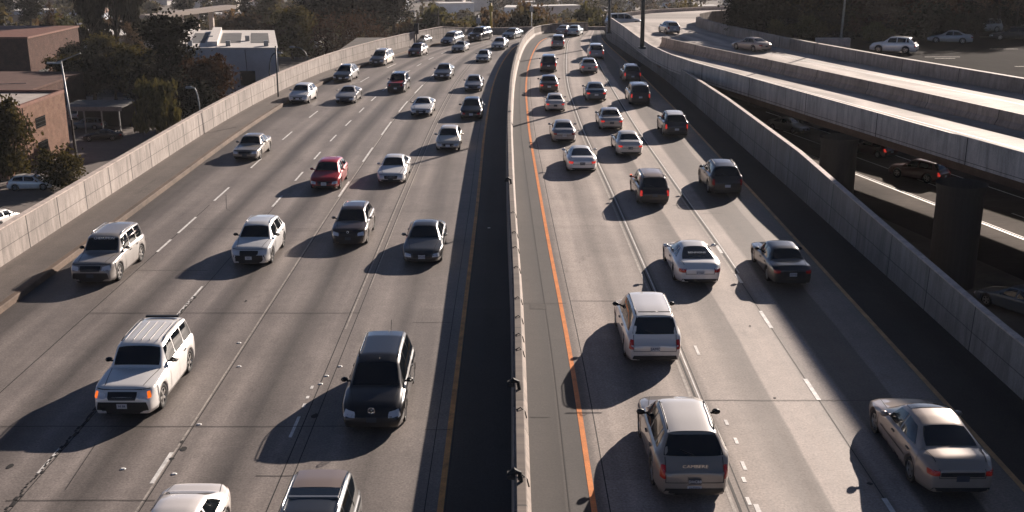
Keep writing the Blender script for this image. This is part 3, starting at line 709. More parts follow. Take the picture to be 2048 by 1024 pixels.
        P.append(('rear_window', wn, 'glass', [('wiper', wp.mesh(key + '_wiper'), 'plastic')]))
    # side glass and doors
    dz = itab(T['belt'], 0)
    def zbelt(x): return sect(x)[6][1] + .025
    def ztop(x): return sect(x)[8][1] - .035
    segs = []
    x0 = cow - .42; mid = (wt + rr) / 2 + .02
    if T['boot'] and key != 'coupe': segs = [(x0, mid + .05), (mid - .04, bb + .30)]
    elif key == 'coupe': segs = [(x0, mid - .25), (mid - .34, bb + .5)]
    elif key == 'hatchback': segs = [(x0, mid + .05), (mid - .04, rr - .12)]
    else:
        e = rr + .02; segs = [(x0, wt - .72), (wt - .81, wt - 1.62), (wt - 1.71, e)]
    for si, (xa, xb) in enumerate(segs):
        for sg, nm in ((1, 'l'), (-1, 'r')):
            ta = min(wt - .02, xa) if si == 0 else xa
            tb = max(rr + .05, xb + .08) if si == len(segs) - 1 and T['boot'] else xb
            if si == len(segs) - 1 and not T['boot']: tb = xb + .10
            q = ((xa, sg, zbelt(xa)), (xb, sg, zbelt(xb)), (tb, sg, ztop(tb)), (ta, sg, ztop(ta)))
            P.append(('side_window', pm('side_window', [(q, (0, -sg, 0), .008, 6, 4)]), 'glass', []))
    # doors: skin panels a little proud of the body with handles
    dsegs = segs[:2] if key != 'coupe' else segs[:1]
    for si, (xa, xb) in enumerate(dsegs):
        xa2 = xa + (.06 if si == 0 else .04); xb2 = xb - .03
        if xa2 > fa - RA - .05: xa2 = fa - RA - .05
        xl = max(xb2, ra + RA + .06)
        for sg in (1, -1):
            zt1, zt2 = sect(xa2)[5][1] - .02, sect(xb2)[5][1] - .02
            q = ((xa2, sg, zt1), (xb2, sg, zt2), (xl, sg, .30), (xa2, sg, .30))
            hm = MB(); hx = xb2 + .22; hz = zt2 - .10
            hh = bvh.ray_cast(Vector((hx, sg * 3, hz)), Vector((0, -sg, 0)))[0]
            hm.box(hx - .09, hx + .09, hh.y - .012, hh.y + .03 if sg > 0 else hh.y + .012, hz - .015, hz + .015) if sg > 0 else hm.box(hx - .09, hx + .09, hh.y - .03, hh.y + .012, hz - .015, hz + .015)
            P.append(('door', pm('door', [(q, (0, -sg, 0), .006, 6, 5)]), 'PAINT', [('door_handle', hm.mesh(key + '_handle'), 'plastic')]))
    # front fascia
    zf = itab(T['belt'], hl - .1); zt = itab(T['prof'], hl - .05)
    tall = key in ('suv', 'minivan', 'crossover')
    ht = .16 if tall else .13; hz0 = (zf - .02) if not tall else zf + .06
    for sg in (1, -1):
        q = ((hl, sg * hw * .50, hz0 - ht * .8), (hl, sg * hw * .86, hz0 - ht * .55), (hl, sg * hw * .90, hz0 + ht * .65), (hl, sg * hw * .56, hz0 + ht * .25))
        P.append(('headlight', pm('headlight', [(q, (-1, -sg * .25, -.12), .010, 6, 4, .25)]), 'HEAD', []))
    for sg in (1, -1):
        q = ((hl, sg * hw * .82, hz0 - ht * .75), (hl, sg * hw * .965, hz0 - ht * .6), (hl, sg * hw * .965, hz0 + ht * .55), (hl, sg * hw * .84, hz0 + ht * .45))
        P.append(('turn_signal', pm('turn_signal', [(q, (-1, -sg * .6, -.1), .014, 4, 3, .2)]), 'TURN', []))
    gw = .44
    q = ((hl, -hw * gw, hz0 - ht * 1.0), (hl, hw * gw, hz0 - ht * 1.0), (hl, hw * (gw + .04), hz0 + ht * .42), (hl, -hw * (gw + .04), hz0 + ht * .42))
    P.append(('grille', pm('grille', [(q, (-1, 0, 0), .008, 8, 3, .15)]), 'grille', []))
    q = ((hl, -hw * .84, .23), (hl, hw * .84, .23), (hl, hw * .78, .36 + (.26 if tall else 0)), (hl, -hw * .78, .36 + (.26 if tall else 0)))
    P.append(('front_bumper', pm('front_bumper', [(q, (-1, 0, 0), .010, 10, 3, .1)]), 'BUMP', []))
    pq = lambda s, zc, ww, h2: ((s * hl, -ww, zc - h2), (s * hl, ww, zc - h2), (s * hl, ww, zc + h2), (s * hl, -ww, zc + h2))
    P.append(('license_plate', pm('license_plate', [(pq(1, .44 if not tall else .50, .155, .078), (-1, 0, 0), .04, 2, 1)], False), 'PLATEF', []))
    # rear
    zr_ = itab(T['prof'], -hl + .04); zbr = itab(T['belt'], -hl + .12)
    for sg in (1, -1):
        if tall: q = ((-hl, sg * hw * .74, zbr - .24), (-hl, sg * hw * .93, zbr - .24), (-hl, sg * hw * .91, zbr + .06), (-hl, sg * hw * .78, zbr + .06))
        elif key == 'estate' or key == 'hatchback': q = ((-hl, sg * hw * .68, zbr - .17), (-hl, sg * hw * .92, zbr - .17), (-hl, sg * hw * .92, zbr + .07), (-hl, sg * hw * .74, zbr + .07))
        else: q = ((-hl, sg * hw * .60, zbr - .15), (-hl, sg * hw * .92, zbr - .15), (-hl, sg * hw * .94, zbr - .02), (-hl, sg * hw * .58, zbr - .03))
        P.append(('taillight', pm('taillight', [(q, (1, -sg * .28, 0), .010, 6, 4, .2)]), 'TAIL', []))
    zp = .62 if not tall else .74
    P.append(('license_plate', pm('license_plate', [(pq(-1, .62 if key == 'crossover' else (.66 if key == 'minivan' else zp), .155, .078), (1, 0, 0), .04, 2, 1)], False), 'PLATER', []))
    q = ((-hl, -hw * .80, .23), (-hl, hw * .80, .23), (-hl, hw * .76, .37 + (.05 if tall else 0)), (-hl, -hw * .76, .37 + (.05 if tall else 0)))
    P.append(('rear_bumper', pm('rear_bumper', [(q, (1, 0, 0), .012, 10, 3, .08)]), 'BUMP', []))
    # panel gaps
    gt_ = .017
    zz = hz0 + ht * .72
    gaps = [(((hl, -hw * .84, zz), (hl, hw * .84, zz), (hl, hw * .84, zz + gt_), (hl, -hw * .84, zz + gt_)), (-1, 0, 0), .005, 14, 1)]
    for sg in (1, -1):
        gaps.append((((cow + .02, sg * (inner - .02), 0), (hl - .28, sg * hw * .60, 0), (hl - .28, sg * (hw * .60 + gt_), 0), (cow + .02, sg * (inner - .02 + gt_), 0)), (0, 0, -1), .005, 8, 1))
    P.append(('bonnet_gap', pm('bonnet_gap', gaps), 'black', []))
    if T['boot']: za2, zb2_, yw = zbr - .215, zbr + .0, hw * .60
    else: za2, zb2_, yw = .50 if not tall else .56, itab(T['prof'], bb) - .02, hw * .74
    gaps = [(((-hl, -yw, za2), (-hl, yw, za2), (-hl, yw, za2 + gt_), (-hl, -yw, za2 + gt_)), (1, 0, 0), .006, 14, 1)]
    for sg in (1, -1): gaps.append((((-hl, sg * yw, za2), (-hl, sg * (yw + gt_), za2), (-hl, sg * (yw + gt_), zb2_), (-hl, sg * yw, zb2_)), (1, 0, 0), .006, 1, 8))
    if T['boot']:
        for sg in (1, -1): gaps.append((((bb - .02, sg * (inner - .04), 0), (-hl + .14, sg * hw * .66, 0), (-hl + .14, sg * (hw * .66 + gt_), 0), (bb - .02, sg * (inner - .04 + gt_), 0)), (0, 0, -1), .005, 6, 1))
    P.append(('boot_gap' if T['boot'] else 'tailgate_gap', pm('boot_gap', gaps), 'black', []))
    # mirrors
    for sg in (1, -1):
        mb = MB(); xm = cow - .48; zm = zbelt(xm) + .03; ym = hw * .95
        n2 = 8; rg = []
        for xx, s in ((.10, .35), (.06, .8), (0, 1), (-.05, .95)):
            rg.append([(xm + xx, sg * (ym + .115 + .115 * s * math.cos(2 * math.pi * k / n2)), zm + .06 + .075 * s * math.sin(2 * math.pi * k / n2)) for k in range(n2)])
        mb.add([p for g_ in rg for p in g_], [(j * n2 + k, j * n2 + (k + 1) % n2, (j + 1) * n2 + (k + 1) % n2, (j + 1) * n2 + k) for j in range(3) for k in range(n2)] + [tuple(range(n2)), tuple(3 * n2 + k for k in range(n2))])
        mb.box(xm - .03, xm + .03, min(sg * (ym - .1), sg * (ym + .04)), max(sg * (ym - .1), sg * (ym + .04)), zm, zm + .04)
        P.append(('side_mirror', mb.mesh(key + '_mirror', True), 'MIRR', []))
    # underbody
    mb = MB(); mb.box(-hl + .12, hl - .12, -hw + .27, hw - .27, .17, .62); mb.box(fa + RA + .03, hl - .14, -hw + .34, hw - .34, .19, .4); mb.box(-hl + .14, ra - RA - .03, -hw + .34, hw - .34, .19, .4); mb.box(ra + RA + .03, fa - RA - .03, -hw + .08, hw - .08, .19, .4)
    P.append(('underbody', mb.mesh(key + '_underbody'), 'black', []))
    # roof rails
    if key in ('suv', 'crossover', 'estate', 'minivan'):
        for sg in (1, -1):
            mb = MB(); pts = []
            for k in range(7):
                x = wt - .25 + (rr + .15 - wt + .25) * k / 6; s = sect(x); pts.append((x, sg * (s[8][0] - .05), s[9][1] + (.0 if k in (0, 6) else .045)))
            mb.tube(pts, .016, 6); P.append(('roof_rail', mb.mesh(key + '_rail', True), 'RAIL', []))
    # wheels
    wm = MB(); n3 = 28
    prof = [(r * .66, -.075), (r * .93, -.10), (r, -.075), (r, .075), (r * .93, .10), (r * .66, .075), (r * .63, .04)]
    rgs = [(y, rad) for rad, y in prof]
    vs = []; 
    for y, rad in rgs:
        vs += [(rad * math.cos(2 * math.pi * k / n3), y, rad * math.sin(2 * math.pi * k / n3)) for k in range(n3)]
    wm.add(vs, [(j * n3 + k, j * n3 + (k + 1) % n3, (j + 1) * n3 + (k + 1) % n3, (j + 1) * n3 + k) for j in range(len(rgs) - 1) for k in range(n3)] + [tuple(range(n3))])
    wheel = wm.mesh(key + '_wheel', True)
    rm = MB(); ro = r * .665
    vs = []
    for rad, y in ((ro, .082), (ro * .93, .085), (ro * .90, .055)): vs += [(rad * math.cos(2 * math.pi * k / n3), y, rad * math.sin(2 * math.pi * k / n3)) for k in range(n3)]
    rm.add(vs, [(j * n3 + k, j * n3 + (k + 1) % n3, (j + 1) * n3 + (k + 1) % n3, (j + 1) * n3 + k) for j in range(2) for k in range(n3)])
    ns = 5 if key in ('saloon', 'crossover', 'coupe', 'suv') else 7
    for s in range(ns):
        a = 2 * math.pi * s / ns; c, sn = math.cos(a), math.sin(a)
        Mx = Matrix(((c, 0, -sn, 0), (0, 1, 0, 0), (sn, 0, c, 0), (0, 0, 0, 1))); wd = .16 / ns * 2.2 * r / .33
        rm.box(.02, ro * .93, .045, .078, -wd / 2, wd / 2, 0, Mx)
    rm.add([(ro * .22 * math.cos(2 * math.pi * k / 12), .086, ro * .22 * math.sin(2 * math.pi * k / 12)) for k in range(12)], [tuple(range(12))])
    rim = rm.mesh(key + '_rim')
    disc = MB(); disc.add([(ro * .9 * math.cos(2 * math.pi * k / 20), .035, ro * .9 * math.sin(2 * math.pi * k / 20)) for k in range(20)], [tuple(range(20))])
    return dict(T=T, pm=pm, body=body, parts=P, wheel=wheel, rim=rim, disc=disc.mesh(key + '_disc'))
def roof_patch(o, key, x0, x1, yw, c, off=.012):
    me = LIB[key]['pm']('roof_panel', [(((x0, -yw, 0), (x0, yw, 0), (x1, yw, 0), (x1, -yw, 0)), (0, 0, -1), off, 10, 8)])
    return mk_obj('roof_panel', me, getpaint(c), o)
LIB = {}
for k in TYPES: LIB[k] = build_type(k, TYPES[k])
def fill_slot(me):
    if not me.materials: me.materials.append(None)
def mk_obj(name, me, mat, parent, loc=None, rot=None):
    fill_slot(me)
    o = bpy.data.objects.new(name, me); link(o, parent)
    o.material_slots[0].link = 'OBJECT'; o.material_slots[0].material = mat
    if loc: o.location = loc
    if rot: o.rotation_euler = rot
    return o
PAINTS = {}
def getpaint(c, rough=.3, metal=.2):
    k = (c, rough, metal)
    if k not in PAINTS: PAINTS[k] = paint('car_paint', c, rough, metal)
    return PAINTS[k]
WHITE = (.86, .84, .81); OFFW = (.68, .62, .53); SILVER = (.36, .35, .34); GREY = (.15, .15, .16); DGREY = (.045, .047, .05); BLACK = (.010, .010, .011)
BROWN = (.055, .038, .030); GOLD = (.36, .28, .20); RED = (.42, .012, .014); MAROON = (.07, .010, .012); BLUEG = (.10, .14, .17); LBLUE = (.35, .44, .50); TAN = (.42, .34, .27)
def car(key, loc, ang, c, label, cat, name, group, head='headlight', turn='headlight', tail='tail', bump=None, mirr=None, roof=None, scale=1.0, extra=None, plate='plate', rail='plastic', small=False, wide=1.0):
    B = LIB[key]; T = B['T']
    root = empty(name, loc, ang, label=label, cat=cat, group=group)
    root.scale = (scale, scale * wide, scale)
    pt = getpaint(c)
    MK = {'PAINT': pt, 'HEAD': M[head], 'TURN': M[turn], 'TAIL': M[tail], 'BUMP': M[bump or 'plastic'] if bump != 'none' else pt, 'PLATEF': M[plate], 'PLATER': M[plate], 'MIRR': M[mirr] if mirr else pt, 'RAIL': M[rail]}  # bumpers default to black, partly to put lower-front shade into the colour
    bd = mk_obj('body', B['body'], pt, root)
    for nm, me, mk_, ch in B['parts']:
        if small and nm in ('door',): continue
        o = mk_obj(nm, me, MK.get(mk_) or M[mk_], root)
        for cn, cme, cm in ch:
            if not small: mk_obj(cn, cme, M[cm], o)
    for x in (T['fa'], T['ra']):
        for sg in (1, -1):
            wo_ = mk_obj('wheel', B['wheel'], M['tyre'], root, (x, sg * (T['W'] / 2 - .115), T['r']), (0, 0, 0 if sg > 0 else math.pi))
            mk_obj('rim', B['rim'], M['rim'], wo_)
            if not small: mk_obj('brake_disc', B['disc'], M['grille'], wo_)
    return root
def text_mesh(body, size, mat, parent, Mx, name='lettering', ext=.004):
    cu = bpy.data.curves.new(name, 'FONT'); cu.body = body; cu.size = size; cu.align_x = 'CENTER'; cu.align_y = 'CENTER'; cu.extrude = ext; cu.resolution_u = 2
    to = bpy.data.objects.new('tmp_text', cu); col.objects.link(to)
    dg = bpy.context.evaluated_depsgraph_get(); me = bpy.data.meshes.new_from_object(to.evaluated_get(dg))
    bpy.data.objects.remove(to); me.name = name; me.materials.clear(); me.materials.append(mat)
    me.transform(Mx); o = bpy.data.objects.new(name, me); link(o, parent); return o
def plate_text(root, key, s, front=True, mat='ink', dz=0):
    T = TYPES[key]; tall = key in ('suv', 'minivan', 'crossover')
    for ch in root.children:
        if ch.name.startswith('license_plate'):
            vs = [v.co for v in ch.data.vertices]; c = sum((Vector(v) for v in vs), Vector()) / len(vs)
            if (c.x > 0) == front:
                n = 1 if front else -1
                Mx = Matrix.Translation(c + Vector((n * .012, 0, 0))) @ Matrix(((0, 0, n, 0), (n, 0, 0, 0), (0, 1, 0, 0), (0, 0, 0, 1)))
                text_mesh(s, .125 if len(s) < 5 else .095, M[mat], ch, Mx)
def heading(k0, k1, f, d):   # direction of travel away from the camera between two traced lines
    a = X(k0, d - 2) * (1 - f) + X(k1, d - 2) * f; b = X(k0, d + 2) * (1 - f) + X(k1, d + 2) * f
    return math.atan2(4, b - a)
# (px, py of the nearer axle on the road, type, colour, options, label)
GL = 'vehicles coming towards the camera on the left carriageway'; GR = 'vehicles driving away on the right carriageway'
LEFT = [
 (200, 560, 'suv', (.30, .28, .26), dict(bump='plastic', mirr='plastic', plate='plate_dark', rail='chrome'), 'dusty silver suv with dark bumper hugging the left kerb', 'suv', 'suv'),
 (508, 525, 'crossover', (.68, .68, .67), dict(mirr='plastic', rail='chrome', scale=.98), 'white crossover with roof rails and plate 351, left of the brown car', 'crossover', 'crossover'),
 (702, 486, 'crossover', BROWN, dict(plate='plate_dark', scale=.94), 'dark brown hatchback with round badge between white crossover and black saloon', 'hatchback', 'hatchback'),
 (847, 521, 'saloon', (.05, .052, .055), dict(scale=1.02), 'dark grey saloon with pale lights in the lane next to the median shade', 'saloon car', 'saloon_car'),
 (653, 377, 'hatchback', RED, dict(scale=1.02), 'bright red hatchback, the only fully red car on the road', 'hatchback', 'hatchback'),
 (785, 364, 'saloon', WHITE, dict(bump='plastic', plate='plate_dark', scale=.97), 'white saloon next to the red hatchback, in the lane to its right', 'saloon car', 'saloon_car'),
 (897, 300, 'hatchback', OFFW, dict(scale=.98), 'small cream hatchback next to the median shade above the grey saloon', 'hatchback', 'hatchback'),
 (497, 318, 'old_saloon', (.28, .25, .21), dict(bump='plastic', plate='plate_dark'), 'boxy champagne saloon alone in the far left lane', 'saloon car', 'saloon_car'),
 (600, 206, 'hatchback', WHITE, dict(scale=1.05, bump='plastic'), 'rounded white hatchback beside the left wall, its shadow reaching the kerb', 'hatchback', 'hatchback'),
 (693, 206, 'coupe', SILVER, dict(plate='plate_dark'), 'silver coupe with black windscreen just right of the rounded white hatchback', 'coupe', 'coupe'),
 (844, 231, 'coupe', WHITE, dict(mirr='plastic', bump='plastic'), 'low white coupe with black mirrors in the middle of the left carriageway', 'coupe', 'coupe'),
 (943, 237, 'hatchback', BLACK, dict(scale=1.02, head='tail', plate='plate'), 'black hatchback with red trim at the median shade above the cream hatchback', 'hatchback', 'hatchback'),
 (947, 182, 'saloon', (.20, .20, .21), dict(scale=.95, plate='plate_dark'), 'mid grey saloon directly above the black hatchback near the median', 'saloon car', 'saloon_car'),
 (794, 184, 'suv', (.03, .028, .03), dict(scale=.92, head='tail'), 'dark suv with red bonnet behind the low white coupe', 'suv', 'suv'),
 (886, 158, 'saloon', (.07, .075, .08), dict(scale=1.0), 'dark grey saloon with black mirrors near a long road shadow', 'saloon car', 'saloon_car'),
 (686, 163, 'estate', (.03, .035, .04), dict(rail='chrome'), 'black estate car beside the left wall, behind the silver coupe', 'estate car', 'estate_car'),
 (757, 131, 'minivan', (.35, .30, .25), dict(rail='chrome', scale=.96), 'silver and tan minivan nearest the left wall', 'minivan', 'minivan'),
 (831, 112, 'hatchback', (.05, .02, .02), dict(scale=.98, head='tail'), 'small dark red hatchback close to the left wall far up the road', 'hatchback', 'hatchback'),
 (966, 124, 'saloon', (.22, .23, .24), dict(scale=.9), 'small grey saloon in the lane nearest the median, far up the road', 'saloon car', 'saloon_car'),
 (917, 104, 'coupe', (.14, .15, .16), dict(scale=.93), 'tiny dark grey coupe low on the road behind the dark saloon', 'coupe', 'coupe'),
 (997, 99, 'saloon', (.42, .43, .44), dict(), 'pale silver saloon far away where the left carriageway bends', 'saloon car', 'saloon_car'),
 (897, 90, 'minivan', (.38, .39, .40), dict(scale=.95), 'far silver minivan between the left wall and the black suv', 'minivan', 'minivan'),
 (952, 82, 'suv', BLACK, dict(), 'far black suv at the bend of the left carriageway', 'suv', 'suv'),
 (1018, 78, 'saloon', (.12, .16, .18), dict(), 'far blue grey saloon about to reach the barrier bend', 'saloon car', 'saloon_car'),
 (838, 91, 'hatchback', (.30, .30, .30), dict(scale=.9), 'pale hatchback half hidden behind the dark red hatchback by the signal box', 'hatchback', 'hatchback'),
 (270, 815, 'suv', WHITE, dict(turn='amber', bump='plastic', mirr='plastic', plate='plate', rail='plastic', scale=1.04), 'big white suv with glowing amber lamps and ribbed roof', 'suv', 'suv'),
 (752, 842, 'minivan', BLACK, dict(plate='plate_dark', mirr='plastic', scale=1.02), 'black van with round chrome badge in the lane next to the median shade', 'van', 'van'),
]
LEFTW = [  # world placed (x, front axle D)
 ((-4.75, 21.6), 'suv', (.03, .032, .035), dict(mirr='plastic', rail='chrome'), 'dark suv with open sunroof cut by the bottom edge of the photo', 'suv', 'suv'),
 ((-8.15, 22.2), 'saloon', (.78, .73, .69), dict(mirr='plastic'), 'white saloon cut by the bottom edge, only roof and boot showing', 'saloon car', 'saloon_car'),
 ((-15.05, 21.6), 'saloon', (.34, .29, .25), dict(), 'tan car just entering at the bottom left corner', 'saloon car', 'saloon_car'),
]
RIGHT = [
 (1374, 968, 'crossover', (.30, .265, .23), dict(mirr='plastic', plate='plate_dark', scale=1.06, rail='plastic'), 'champagne crossover with pale roof nearest the camera on the right carriageway', 'crossover', 'crossover'),
 (1886, 962, 'saloon', (.36, .29, .24), dict(tail='tail', plate='plate_dark', scale=1.08), 'tan saloon with rounded roof by the right kerb line, nearest the camera there', 'saloon car', 'saloon_car'),
 (1301, 712, 'minivan', (.80, .76, .71), dict(mirr='plastic', rail='plastic'), 'white minivan with black rear window and roof rack', 'minivan', 'minivan'),
 (1390, 560, 'coupe', WHITE, dict(scale=1.06), 'white hatchback coupe with lettered rear glass, left of the black saloon', 'coupe', 'coupe'),
 (1572, 562, 'old_saloon', BLACK, dict(scale=.97, mirr='plastic'), 'black saloon with pale rear glass at the amber edge line', 'saloon car', 'saloon_car'),
 (1304, 405, 'minivan', (.035, .028, .022), dict(scale=.90, tail='brake', plate='plate_dark'), 'small black van with tan roof and yellow front lamp', 'van', 'van'),
 (1447, 386, 'crossover', (.030, .026, .024), dict(scale=1.0), 'dark brown crossover in the lane beside the right shoulder', 'crossover', 'crossover'),
 (1162, 341, 'coupe', WHITE, dict(plate='plate_dark', tail='brake', scale=1.02), 'white coupe near the orange line with lit tail lamps', 'coupe', 'coupe'),
 (1257, 309, 'saloon', (.64, .60, .55), dict(plate='plate_dark', tail='brake', scale=.97), 'white saloon with dark plate in the middle lane behind the white coupe', 'saloon car', 'saloon_car'),
 (1349, 271, 'crossover', (.05, .05, .05), dict(scale=.97, tail='brake'), 'black crossover with white roof in the right hand lane', 'crossover', 'crossover'),
 (1127, 283, 'saloon', (.33, .32, .32), dict(plate='plate', scale=.95), 'silver saloon with wide plate next to the orange line', 'saloon car', 'saloon_car'),
 (1221, 258, 'old_saloon', (.40, .37, .34), dict(plate='plate_dark', tail='brake'), 'boxy silver saloon in the middle lane left of the white roofed crossover', 'saloon car', 'saloon_car'),
 (1110, 222, 'saloon', (.62, .57, .51), dict(plate='plate_dark', scale=.92, tail='brake'), 'cream white saloon near the orange line, one place above the silver saloon', 'saloon car', 'saloon_car'),
 (1191, 201, 'saloon', (.07, .10, .12), dict(scale=1.02, tail='brake'), 'blue grey saloon in the middle lane above the boxy silver saloon', 'saloon car', 'saloon_car'),
 (1278, 208, 'suv', (.03, .03, .03), dict(scale=.94, rail='chrome', tail='brake'), 'black suv with chrome roof rails in the right hand lane', 'suv', 'suv'),
 (1263, 163, 'crossover', (.045, .04, .042), dict(scale=.96, tail='brake'), 'dark crossover partly hidden right behind the chrome railed suv', 'crossover', 'crossover'),
 (1098, 184, 'old_saloon', (.035, .018, .018), dict(tail='brake'), 'very dark maroon saloon on the lane beside the orange line', 'saloon car', 'saloon_car'),
 (1097, 143, 'suv', (.03, .035, .045), dict(scale=.93, tail='brake'), 'dark blue suv with red lamps just above the maroon saloon', 'suv', 'suv'),
 (1178, 146, 'old_saloon', (.34, .34, .33), dict(tail='brake', plate='plate_dark'), 'silver saloon with sunlit flank in the middle lane far up the road', 'saloon car', 'saloon_car'),
 (1192, 118, 'suv', (.38, .37, .36), dict(scale=.93, tail='brake'), 'far silver suv by the right wall behind the sunlit silver saloon', 'suv', 'suv'),
 (1116, 97, 'suv', (.30, .29, .28), dict(scale=.9, tail='brake'), 'far grey suv where the orange line starts to bend', 'suv', 'suv'),
 (1147, 72, 'saloon', (.30, .40, .46), dict(scale=1.0), 'pale blue saloon on the far crest by the railing', 'saloon car', 'saloon_car'),
 (1125, 71, 'saloon', (.24, .24, .25), dict(scale=.95), 'grey saloon beside the pale blue one on the far crest', 'saloon car', 'saloon_car'),
]
CARS = []
def put(px, py, key, c, opt, lb, cat, nm, left):
    T = TYPES[key]; sc = opt.get('scale', 1.0); z = ZL if left else 0.0
    p = G(px, py, z)
    ks = ['curb', 'D', 'C', 'B', 'A', 'YL'] if left else ['OR', 'R1', 'R2', 'YR']
    a, b, f = ks[0], ks[1], .5
    for k0, k1 in zip(ks, ks[1:]):
        if X(k0, p.y) <= p.x <= X(k1, p.y): a, b = k0, k1; f = (p.x - X(k0, p.y)) / (X(k1, p.y) - X(k0, p.y))
    h = heading(a, b, f, min(p.y + 1.5, 156))
    fw = Vector((math.cos(h), math.sin(h), 0))
    if left: c0 = p + fw * T['fa'] * sc; ang = h + math.pi      # nearer axle is the front one
    else: c0 = p - fw * T['ra'] * sc; ang = h
    c0.z = z + .012
    o = car(key, c0, ang, c, lb, cat, nm, GL if left else GR, small=p.y > 75, **opt)
    CARS.append((o, key)); return o
for row in LEFT: put(*row, True)
for (x, y), key, c, opt, lb, cat, nm in LEFTW:
    o = car(key, (x, y + TYPES[key]['fa'], ZL + .012), -math.pi / 2, c, lb, cat, nm, GL, **opt); CARS.append((o, key))
for row in RIGHT: put(*row, False)
def placed(px, py, z, key, ang, c, opt, lb, cat, nm, grp):
    p = G(px, py, z); p.z = z + .012; return car(key, p, R(ang), c, lb, cat, nm, grp, small=True, **opt)
GO = 'vehicles on the overpass'; GK = 'vehicles on the parking ground beyond the overpass'; GU = 'vehicles on the lower road under the overpass'; GP = 'vehicles parked in the lower left lot'
placed(1338, 66, ZD, 'hatchback', 100, (.30, .33, .36), {}, 'small blue and white car far along the overpass', 'car', 'hatchback', GO)
placed(1502, 101, ZD, 'saloon', 118, (.42, .34, .28), dict(tail='tail', plate='plate_dark'), 'tan saloon driving away on the overpass, the nearer of its two cars', 'saloon car', 'saloon_car', GO)
placed(1787, 105, ZD, 'crossover', 150, WHITE, dict(), 'white crossover just past the overpass parapet, leftmost on the parking ground', 'crossover', 'crossover', GK)
placed(1899, 86, ZD, 'saloon', 158, (.34, .35, .36), dict(), 'silver saloon with bright wheels between the white crossover and the parked suv', 'saloon car', 'saloon_car', GK)
placed(1966, 64, ZD, 'suv', 195, (.32, .32, .30), dict(scale=.92), 'grey suv at the tree edge facing left, farthest on the parking ground', 'suv', 'suv', GK)
placed(2024, 80, ZD, 'estate', 165, BLACK, dict(), 'black estate car at the right edge of the photo near the trees', 'estate car', 'estate_car', GK)
placed(1575, 262, -5, 'saloon', -55, (.40, .37, .34), dict(scale=.95), 'silver saloon on the lower road just left of the first overpass column', 'saloon car', 'saloon_car', GU)
placed(1746, 310, -5, 'hatchback', 118, MAROON, dict(tail='brake'), 'dark red hatchback half hidden behind the first overpass column', 'hatchback', 'hatchback', GU)
placed(1836, 358, -5, 'crossover', 128, MAROON, dict(tail='brake', scale=1.0), 'dark red crossover between the two overpass columns', 'crossover', 'crossover', GU)
placed(64, 378, ZG + .05, 'hatchback', 8, WHITE, dict(scale=1.05), 'white car parked behind the left wall below the brick building', 'hatchback', 'hatchback', GP)
placed(206, 280, ZG + .05, 'coupe', 190, BLACK, dict(scale=1.05), 'black coupe parked in the lower lot beside the bush', 'coupe', 'coupe', GP)
placed(176, 258, ZG + .05, 'estate', 175, BLUEG, dict(), 'dark blue estate parked just behind the black coupe', 'estate car', 'estate_car', GP)
placed(264, 214, ZG + .05, 'hatchback', 80, (.3, .36, .33), dict(), 'pale green hatchback by the dark trees of the lower lot', 'hatchback', 'hatchback', GP)
placed(228, 226, ZG + .05, 'suv', 95, (.30, .33, .36), dict(scale=.8), 'grey suv in the middle of the lower lot', 'suv', 'suv', GP)
placed(268, 240, ZG + .05, 'saloon', 170, (.12, .16, .22), dict(), 'blue saloon parked beside the drooping pale tree', 'saloon car', 'saloon_car', GP)
placed(155, 236, ZG + .05, 'minivan', 95, (.33, .36, .38), dict(scale=.8), 'small grey van parked beside the lamp post and carport', 'van', 'van', GP)
placed(2, 450, ZG + .05, 'hatchback', 80, WHITE, dict(), 'white car mostly hidden behind the wall at the left edge', 'hatchback', 'hatchback', GP)
placed(1247, 52, ZD - .6, 'minivan', 10, (.55, .55, .54), dict(), 'white van crossing far behind the two dark lamp posts', 'van', 'van', GO)
placed(2038, 622, -5, 'saloon', 118, (.10, .13, .16), dict(), 'dark blue car in deep shade on the lower road at the right edge', 'saloon car', 'saloon_car', GU)
by = {o['label']: (o, k) for o, k in CARS}
def find(s): 
    return next(v for k, v in by.items() if s in k)
o, k = find('plate 351'); plate_text(o, k, '351')
o, k = find('glowing amber'); plate_text(o, k, 'HI 88')
mb = MB()
for i in range(5):
    y = -.52 + i * .26
    mb.tube([(.30, y, 1.795), (-.5, y * 1.02, 1.815), (-1.35, y * 1.02, 1.815)], .013, 5)
mb.box(-1.95, -1.82, -.55, .55, 1.78, 1.84); ob = mk_obj('roof_rack', mb.mesh('roof_rack'), M['plastic'], o)
mb = MB(); 
for sg in (1, -1): mb.box(2.37, 2.47, min(sg * .42, sg * .60), max(sg * .42, sg * .60), .30, .40)
mk_obj('fog_lamp', mb.mesh('fog_lamp'), M['plastic'], o)
o, k = find('bright red'); plate_text(o, k, '1D523')
o, k = find('dark grey saloon with pale'); plate_text(o, k, '6SMA70')
for s in ('dusty silver', 'dark grey saloon with pale'): pass
o, k = find('dusty silver')
text_mesh('CHEHUMON', .16, M['inkw'], o, Matrix.Translation((.60, .05, 1.66)) @ Matrix(((0, -.55, .83, 0), (1, 0, 0, 0), (0, .83, .55, 0), (0, 0, 0, 1))))
